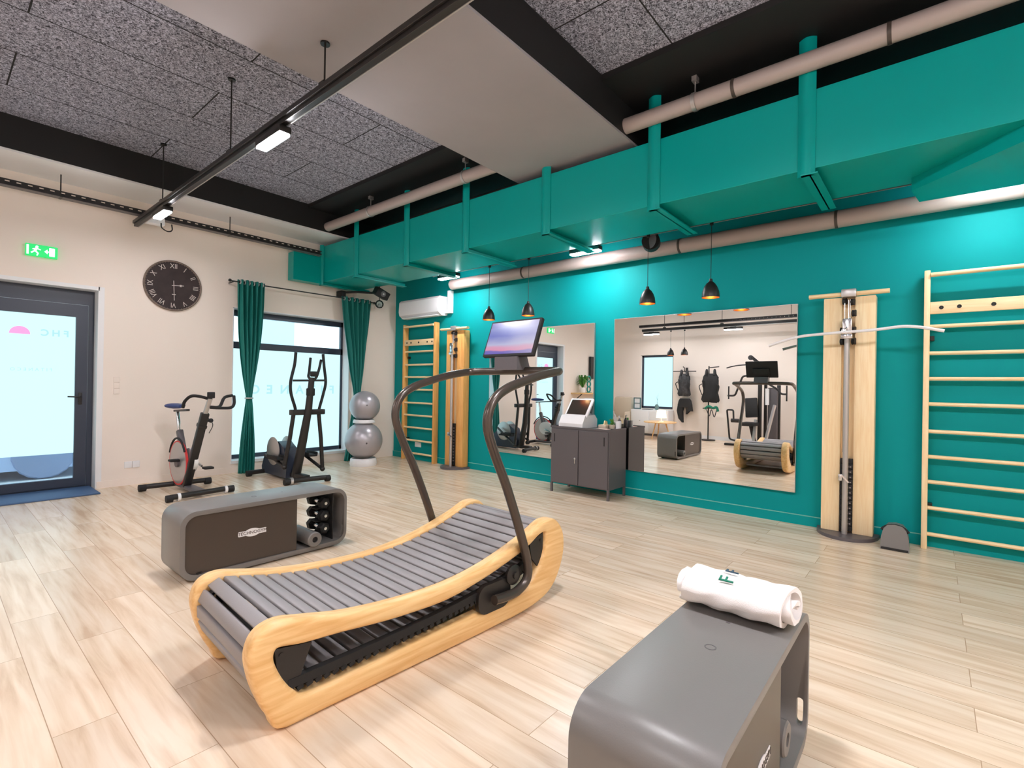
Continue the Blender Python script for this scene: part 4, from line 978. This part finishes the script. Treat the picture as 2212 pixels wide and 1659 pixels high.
# flywheel housing with side discs
hp = [(-.36, .03), (-1.06, .03), (-1.08, .18), (-1.0, .42), (-.84, .50), (-.62, .46), (-.42, .26), (-.35, .12)]
MB().prism(hp, (.17, 0, 0), (-2.40, 0, 0), (0, 1, 0), (0, 0, 1)).done('flywheel_housing', M['navy'], el, world=True, sharp=40)
for x in (-2.415, -2.225):
    MB().lathe([(.002, -.006), (.17, -.008), (.19, 0), (.17, .008), (.002, .006)], (x, -.72, .36), 32, (1, 0, 0)).done('crank_disc', M['steel'], el, world=True)
MB().tube([(-2.30, -1.13, .05), (-2.27, -1.25, .55), (-2.235, -1.31, .93), (-2.21, -1.34, 1.36)], [.06, .054, .046, .036], 14).done('mast', M['blackmetal'], el, world=True)
MB().box(-2.27, -1.36, 1.12, -2.17, -1.30, 1.22, .012).done('mast_cover', M['black'], el, world=True)
MB().box(-2.24, -1.40, 1.37, -2.16, -1.34, 1.44, .01).done('machine_console', M['black'], el, world=True)
for pts in ([(-2.21, -1.33, 1.33), (-2.235, -1.30, 1.37), (-2.205, -1.26, 1.45), (-2.17, -1.22, 1.62)], [(-2.20, -1.33, 1.33), (-2.13, -1.30, 1.36), (-2.07, -1.26, 1.47), (-2.02, -1.22, 1.60)]):
    MB().tube(smooth_path(pts, 6), .017, 10).done('fixed_handle', M['rubber'], el, world=True)
MB().cyl((-2.44, -1.30, 1.315), (-2.0, -1.33, 1.325), .014, 10).done('fixed_bar', M['blackmetal'], el, world=True)
MB().box(-2.44, -1.30, .87, -1.99, -1.20, .94, .01).done('pivot_axle', M['blackmetal'], el, world=True)
for sg, ua, lo, ft in ((-1, [(-2.385, -1.25, 1.68), (-2.40, -1.25, 1.52), (-2.445, -1.25, 1.31), (-2.44, -1.25, 1.15), (-2.38, -1.25, .95), (-2.40, -1.25, .90)], [(-2.40, -1.25, .90), (-2.43, -1.22, .57), (-2.47, -1.16, .20)], (-2.47, -.62, .30)),
                   (1, [(-2.01, -1.25, 1.68), (-1.99, -1.25, 1.50), (-1.965, -1.25, 1.30), (-1.995, -1.25, 1.15), (-2.05, -1.25, .95), (-2.06, -1.25, .90)], [(-2.06, -1.25, .90), (-2.02, -1.25, .54), (-1.985, -1.24, .13)], (-2.15, -.62, .42))):
    MB().tube(smooth_path(ua, 6), .019, 10).done('swing_arm', M['rubber'], el, world=True)
    MB().tube(lo, .026, 10).ball(lo[-1], .034, 12).done('lower_arm', M['blackmetal'], el, world=True)
    MB().tube([lo[-1], ((lo[-1][0] + ft[0]) / 2, -.9, (lo[-1][2] + ft[2]) / 2 + .02), ft], .022, 10).done('pedal_rail', M['blackmetal'], el, world=True)
    mid = Vector(lo[-1]).lerp(Vector(ft), .45)
    MB().box(mid.x - .065, mid.y - .17, mid.z + .03, mid.x + .065, mid.y + .17, mid.z + .06, .012).box(mid.x - .065, mid.y - .17, mid.z + .05, mid.x - .05, mid.y + .12, mid.z + .09, .006).box(mid.x + .05, mid.y - .17, mid.z + .05, mid.x + .065, mid.y + .12, mid.z + .09, .006).done('foot_plate', M['rubber'], el, world=True)

# ------------------------------------------------------------------ seen only in the mirrors
gy = thing('multi_gym', 'tall black multi-gym machine by the left wall, seen in the large mirror', 'multi-gym', (-6.8, -4.2, 0))
MB().box(-7.1, -4.25, 0, -6.5, -4.15, .05, .01).box(-6.6, -4.3, 0, -6.5, -3.65, .05, .01).box(-7.1, -4.75, 0, -7.0, -4.1, .05, .01).done('base_frame', M['blackmetal'], gy, world=True)
MB().box(-6.84, -4.36, .04, -6.76, -4.29, 1.9, .008).box(-7.04, -4.70, .04, -6.98, -4.63, 1.40, .008).box(-7.04, -4.42, .04, -6.98, -4.36, 1.88, .008).bar((-6.8, -4.32, 1.62), (-7.0, -4.4, 1.62), .06, .08).bar((-6.8, -4.32, 1.88), (-7.0, -4.4, 1.88), .06, .06).done('upright_frame', M['blackmetal'], gy, world=True)
MB().bar((-6.8, -4.33, 1.86), (-6.72, -4.15, 2.04), .05, .06).lathe([(.01, -.015), (.055, -.015), (.05, 0), (.055, .015), (.01, .015)], (-6.72, -4.14, 2.02), 20, (1, 0, 0)).done('top_pulley', M['black'], gy, world=True)
MB().tube(smooth_path([(-6.75, -3.60, 1.79), (-6.75, -3.75, 1.83), (-6.75, -3.95, 1.855), (-6.75, -4.25, 1.86), (-6.75, -4.6, 1.84)], 5), .014, 8).done('pull_down_bar', M['blackmetal'], gy, world=True)
for pts, hd in (([(-6.72, -4.25, 1.62), (-6.7, -3.98, 1.60), (-6.68, -3.82, 1.14), (-6.68, -3.66, 1.14)], (-3.68, 1.36, 1.06)), ([(-6.72, -4.4, 1.5), (-6.7, -4.72, 1.30), (-6.68, -4.78, 1.20), (-6.68, -4.90, 1.20)], (-4.90, 1.39, 1.05))):
    MB().tube(fillet(pts, .06), .022, 10).cyl((-6.68, hd[0], hd[1]), (-6.68, hd[0], hd[2]), .016, 10).done('press_arm', M['blackmetal'], gy, world=True)
MB().bar((-6.72, -4.16, 1.10), (-6.66, -4.20, .66), .26, .07, (1, 0, 0), .02).done('backrest_pad', M['rubber'], gy, world=True)
MB().box(-6.66, -4.36, .48, -6.28, -4.06, .56, .025).bar((-6.6, -4.2, .48), (-6.75, -4.25, .06), .06, .06).done('seat_pad', M['rubber'], gy, world=True)
MB().box(-7.12, -4.66, .06, -6.90, -4.46, 1.34, .015).done('weight_shroud', M['cab'], gy, world=True)
MB().cyl((-6.86, -4.46, .95), (-6.86, -4.46, 1.32), .045, 16).done('white_cylinder', M['white'], gy, world=True)
MB().tube(fillet([(-6.5, -3.90, .12), (-6.48, -3.78, .15), (-6.46, -3.72, .82), (-6.46, -3.86, .82), (-6.46, -3.87, .60)], .04), .02, 8).cyl((-6.46, -3.82, .58), (-6.46, -3.98, .58), .045, 14).done('leg_lever', M['blackmetal'], gy, world=True)
MB().bar((-6.55, -4.50, .06), (-6.86, -4.62, .95), .05, .05).bar((-6.5, -4.28, .05), (-6.6, -4.3, .62), .05, .05).done('brace', M['steel'], gy, world=True)

def vest(name, label, y, x, zt, zb, wd, m, slim=1.0):
    t = thing(name, label, 'training vest', (x, y, zt))
    rg = []
    H = zt - zb
    for f, w_, d_ in ((0, .60, .45), (.1, .86, .8), (.25, .92, 1), (.45, .86, 1), (.62, .80, .95), (.8, .92, .9), (.93, 1.0, .8), (1, .84, .55)):
        z = zt - H * f
        rg.append([Vector((x + .085 * d_ * math.cos(2 * PI * k / 24) + .012 * math.sin(k * 2.2 + f * 9), y + wd * .5 * w_ * slim * math.sin(2 * PI * k / 24) + .014 * math.sin(k * 1.7 + f * 14), z + .014 * math.sin(k * 2.9))) for k in range(24)])
    MB().loft(rg).done('vest_body', m, t, world=True)
    for s in (-1, 1):
        MB().tube(smooth_path([(x - .05, y + s * wd * .24, zt - .04), (x, y + s * wd * .22, zt + .10), (x + .05, y + s * wd * .24, zt - .03)], 5), .028, 8).done('shoulder_strap', m, t, world=True)
        MB().tube(smooth_path([(x + .07, y + s * wd * .4, zt - H * .35), (x + .10, y + s * wd * .55, zt - H * .45), (x + .06, y + s * wd * .42, zt - H * .75)], 5), .012, 6).done('side_strap', M['vestb'], t, world=True)
    return t
hr = thing('hanger_rail', 'black hook rail on the left wall holding the grey vest', 'hook rail', (-7.46, -2.33, 1.74))
MB().cyl((-7.34, -2.03, 1.74), (-7.34, -2.64, 1.74), .012, 10).bar((-7.49, -2.33, 1.74), (-7.34, -2.33, 1.74), .03, .03).box(-7.5, -2.36, 1.64, -7.485, -2.30, 1.84).tube([(-7.34, -2.33, 1.74), (-7.34, -2.33, 1.83), (-7.32, -2.30, 1.86)], .012, 8).done('hook_bar', M['blackmetal'], hr, world=True)
vest('training_vest', 'grey training vest on the wall hook, left of the two in the large mirror', -2.33, -7.34, 1.66, 1.10, .34, M['vest'])
t = thing('training_shorts', 'black training shorts hung below the grey vest in the large mirror', 'training shorts', (-7.36, -2.35, 1.02))
MB().loft([[Vector((-7.36 + .06 * math.cos(2 * PI * k / 20), -2.35 + w_ * math.sin(2 * PI * k / 20), z)) for k in range(20)] for z, w_ in ((1.03, .13), (.98, .17), (.86, .2), (.80, .2))]).done('waist', M['vestb'], t, world=True)
for s, zb in ((-1, .62), (1, .40)):
    MB().loft([[Vector((-7.36 + .05 * math.cos(2 * PI * k / 14), -2.35 + s * yo + w_ * math.sin(2 * PI * k / 14), z)) for k in range(14)] for z, yo, w_ in ((.83, .10, .10), (.70, .13, .09), (zb + .1, .10, .07), (zb, .05, .02))]).done('trouser_leg', M['vestb'], t, world=True)
cs_ = thing('coat_stand', 'slim standing pole by the left wall holding the black vest, seen in the large mirror', 'stand', (-7.2, -3.02, 0))
MB().cyl((-7.2, -3.02, .02), (-7.2, -3.02, 1.86), .016, 12).cyl((-7.2, -3.02, 0), (-7.2, -3.02, .025), .17, 28).cyl((-7.2, -3.02, 1.82), (-7.16, -3.28, 1.84), .012, 8).cyl((-7.2, -2.88, .80), (-7.12, -3.28, .82), .012, 8).done('pole', M['blackmetal'], cs_, world=True)
vest('training_vest', 'bulky black training vest on the slim stand, right of the two in the large mirror', -3.10, -7.10, 1.66, .96, .44, M['vestb'])
tg = thing('green_harness', 'green strap harness hung under the black vest in the large mirror', 'harness', (-7.12, -3.14, .80))
MB().tube(smooth_path([(-7.08, -2.98, .80), (-7.06, -3.08, .86), (-7.06, -3.18, .82), (-7.06, -3.27, .84), (-7.08, -3.3, .74)], 6), .03, 8).done('green_strap', M['fgreen'], tg, world=True)
MB().tube(smooth_path([(-7.08, -3.02, .78), (-7.05, -3.1, .62), (-7.08, -3.14, .78), (-7.05, -3.22, .60), (-7.08, -3.26, .76)], 5), .01, 6).done('black_strap', M['rubber'], tg, world=True)
tv = thing('wall_screen', 'dark flat screen on the white wall, seen in the smaller mirror above the plant', 'television', (-6.85, -.06, 1.85))
MB().box(-7.25, -.07, 1.52, -6.42, -.03, 2.13, .006).box(-6.95, -.03, 1.7, -6.75, 0, 1.95).done('screen_housing', M['black'], tv, world=True)
MB().box(-7.23, -.072, 1.54, -6.44, -.07, 2.11).done('display', M['tvscreen'], tv, world=True, smooth=False)
st = thing('side_table', 'round wooden side table by the lit left window, seen in the large mirror', 'table', (-6.62, -2.02, 0))
MB().lathe([(.001, .41), (.40, .41), (.41, .42), (.40, .435), (.001, .435)], (-6.62, -2.02, 0), 40, caps=False).done('table_top', M['ash'], st, world=True)
for k in range(3):
    a = 2 * PI * k / 3 + .4
    MB().cyl((-6.62 + .14 * math.cos(a), -2.02 + .14 * math.sin(a), .41), (-6.62 + .27 * math.cos(a), -2.02 + .27 * math.sin(a), 0), .018, 10, .012).done('leg', M['ash'], st, world=True)
tl = thing('table_lamp', 'small lit white table lamp on the round side table in the mirror', 'lamp', (-6.62, -2.05, .435))
MB().lathe([(.13, .10), (.105, .29), (.103, .29), (.128, .10)], (-6.62, -2.05, .435), 28, caps=False).done('lamp_shade', M['lampshade'], tl, world=True)
MB().lathe([(.001, 0), (.06, 0), (.06, .012), (.012, .02), (.012, .2), (.001, .2)], (-6.62, -2.05, .435), 18, caps=False).done('lamp_base', M['white'], tl, world=True)
sb = thing('sideboard', 'low pale sideboard under the lit left window, seen in the large mirror', 'sideboard', (-7.28, -1.5, 0))
MB().box(-7.48, -2.0, .06, -7.12, -.92, .70, .006).done('carcass', M['white'], sb, world=True)
for y in (-1.73, -1.20):
    dr = MB().box(-7.12, y - .25, .09, -7.102, y + .25, .67, .004).done('door', M['white'], sb, world=True)
    MB().cyl((-7.1, y, .40), (-7.08, y, .40), .012, 12).done('knob', M['steel'], dr, world=True)
MB().box(-7.44, -1.96, 0, -7.16, -.96, .06).done('plinth', M['cab'], sb, world=True, smooth=False)
fr = thing('picture_frame', 'grey-green double photo stand on the sideboard, seen in the large mirror', 'photo frame', (-7.25, -1.04, .70))
MB().prism(rrect(-1.15, .70, -.93, 1.02, .01, 2), (.02, 0, 0), (-7.26, 0, 0), (0, 1, 0), (0, 0, 1), holes=[rrect(-1.12, .87, -.96, .99, .004, 2), rrect(-1.12, .73, -.96, .85, .004, 2)]).done('frame', mat('slate_frame', lin(90, 120, 124), .6), fr, world=True, smooth=False)
MB().box(-7.258, -1.13, .72, -7.25, -.95, 1.0).done('photo', M['white'], fr, world=True, smooth=False)
p_ = thing('vase_plant', 'small slate vase with a twig on the sideboard by the lit window', 'vase', (-7.25, -1.62, .70))
MB().lathe([(.03, 0), (.05, .03), (.055, .10), (.03, .15), (.025, .15), (.045, .09), (.02, .01)], (-7.25, -1.62, .70), 20).done('vase', mat('slate_vase', lin(110, 140, 142), .5), p_, world=True)
MB().tube([(-7.25, -1.62, .80), (-7.24, -1.64, .98), (-7.25, -1.66, 1.15)], [.004, .003, .001], 6).tube([(-7.24, -1.64, .95), (-7.23, -1.60, 1.08)], [.003, .001], 6).done('twig', M['rubber'], p_, world=True)
tag(MB().box(-7.38, -1.45, .70, -7.18, -1.22, .715, .004).done('tray', M['black']), 'flat black tray on the sideboard between photo stand and vase', 'tray')
ar = thing('armchair', 'cream high-backed armchair beside the sideboard, seen at the left edge of the large mirror', 'armchair', (-7.1, -.7, 0))
MB().box(-7.4, -.83, .22, -6.85, -.30, .44, .05).done('seat_cushion', M['beige'], ar, world=True)
MB().box(-7.44, -.85, .22, -7.28, -.28, 1.02, .06).done('backrest', M['beige'], ar, world=True)
for y in (-.90, -.31):
    MB().box(-7.4, y, .2, -6.88, y + .07, .62, .03).done('armrest', M['beige'], ar, world=True)
for x in (-7.36, -6.92):
    for y in (-.86, -.36):
        MB().cyl((x, y, .22), (x, y, 0), .02, 10, .014).done('leg', M['ash'], ar, world=True)
sh = thing('wall_shelf', 'pale wooden shelf below the flat screen, seen in the smaller mirror', 'shelf', (-6.2, -.15, 1.12))
MB().box(-6.75, -.30, 1.10, -5.6, 0, 1.13, .004).done('shelf_board', M['ash'], sh, world=True)
for x in (-6.6, -5.75):
    MB().bar((x, -.02, .92), (x, -.26, 1.10), .02, .02).done('bracket', M['blackmetal'], sh, world=True)
pp = thing('potted_fern', 'leafy green potted plant on the shelf, seen in the smaller mirror', 'plant', (-5.92, -.16, 1.13))
MB().lathe([(.05, 0), (.07, .005), (.085, .14), (.075, .14), (.06, .02)], (-5.92, -.16, 1.13), 22).done('pot', M['white'], pp, world=True)
g = MB()
for k in range(46):
    a = random.uniform(0, 2 * PI); r = random.uniform(.08, .24); h = random.uniform(.15, .36)
    g.tube([(-5.92, -.16, 1.25), (-5.92 + r * .55 * math.cos(a), -.16 + min(.13, r * .55 * math.sin(a)), 1.25 + h), (-5.92 + r * math.cos(a), -.16 + min(.13, r * math.sin(a)), 1.22 + h * .8)], [.004, .022, .002], 5)
g.done('fronds', M['green'], pp, world=True)
oc = thing('ring_ornament', 'teal ornament of stacked rings beside the plant, seen in the smaller mirror', 'ornament', (-6.22, -.16, 1.13))
g = MB()
for k in range(3):
    g.tube([(-6.22 + .075 * math.cos(2 * PI * j / 24), -.16, 1.225 + k * .14 + .075 * math.sin(2 * PI * j / 24)) for j in range(24)], .02, 8, closed=True)
g.box(-6.30, -.20, 1.13, -6.14, -.12, 1.145, .004).done('rings', mat('teal_ornament', lin(40, 150, 140), .4), oc, world=True)

# ------------------------------------------------------------------ sky, camera, view
W = bpy.data.worlds.new('day'); SC.world = W; W.use_nodes = True
W.node_tree.nodes['Background'].inputs[0].default_value = (.80, .92, 1, 1)
W.node_tree.nodes['Background'].inputs[1].default_value = 2.6

cam = bpy.data.cameras.new('camera'); co = bpy.data.objects.new('camera', cam); COL.objects.link(co)
cam.sensor_fit = 'HORIZONTAL'; cam.sensor_width = 36; cam.lens = 36 * 1078.19 / 2212
cam.clip_start = .05
f = Vector((0.7645494, 0.64455993, 0.0025917)); r = Vector((0.64444497, -0.76447832, 0.01623505)); u = Vector((-0.01244576, 0.01074228, 0.99986484))
MW = Matrix((r, u, -f)).transposed().to_4x4(); MW.translation = (-5.50610684, -7.53550578, 1.3)
co.matrix_world = MW
SC.camera = co
SC.view_settings.view_transform = 'Standard'; SC.view_settings.look = 'None'
SC.view_settings.gamma = 1; SC.view_settings.use_curve_mapping = False
SC.view_settings.exposure = 0.5
cy = SC.cycles
cy.use_denoising = True
cy.max_bounces = 10; cy.diffuse_bounces = 5; cy.glossy_bounces = 6; cy.transparent_max_bounces = 8
cy.sample_clamp_indirect = 6; cy.caustics_reflective = False; cy.caustics_refractive = False
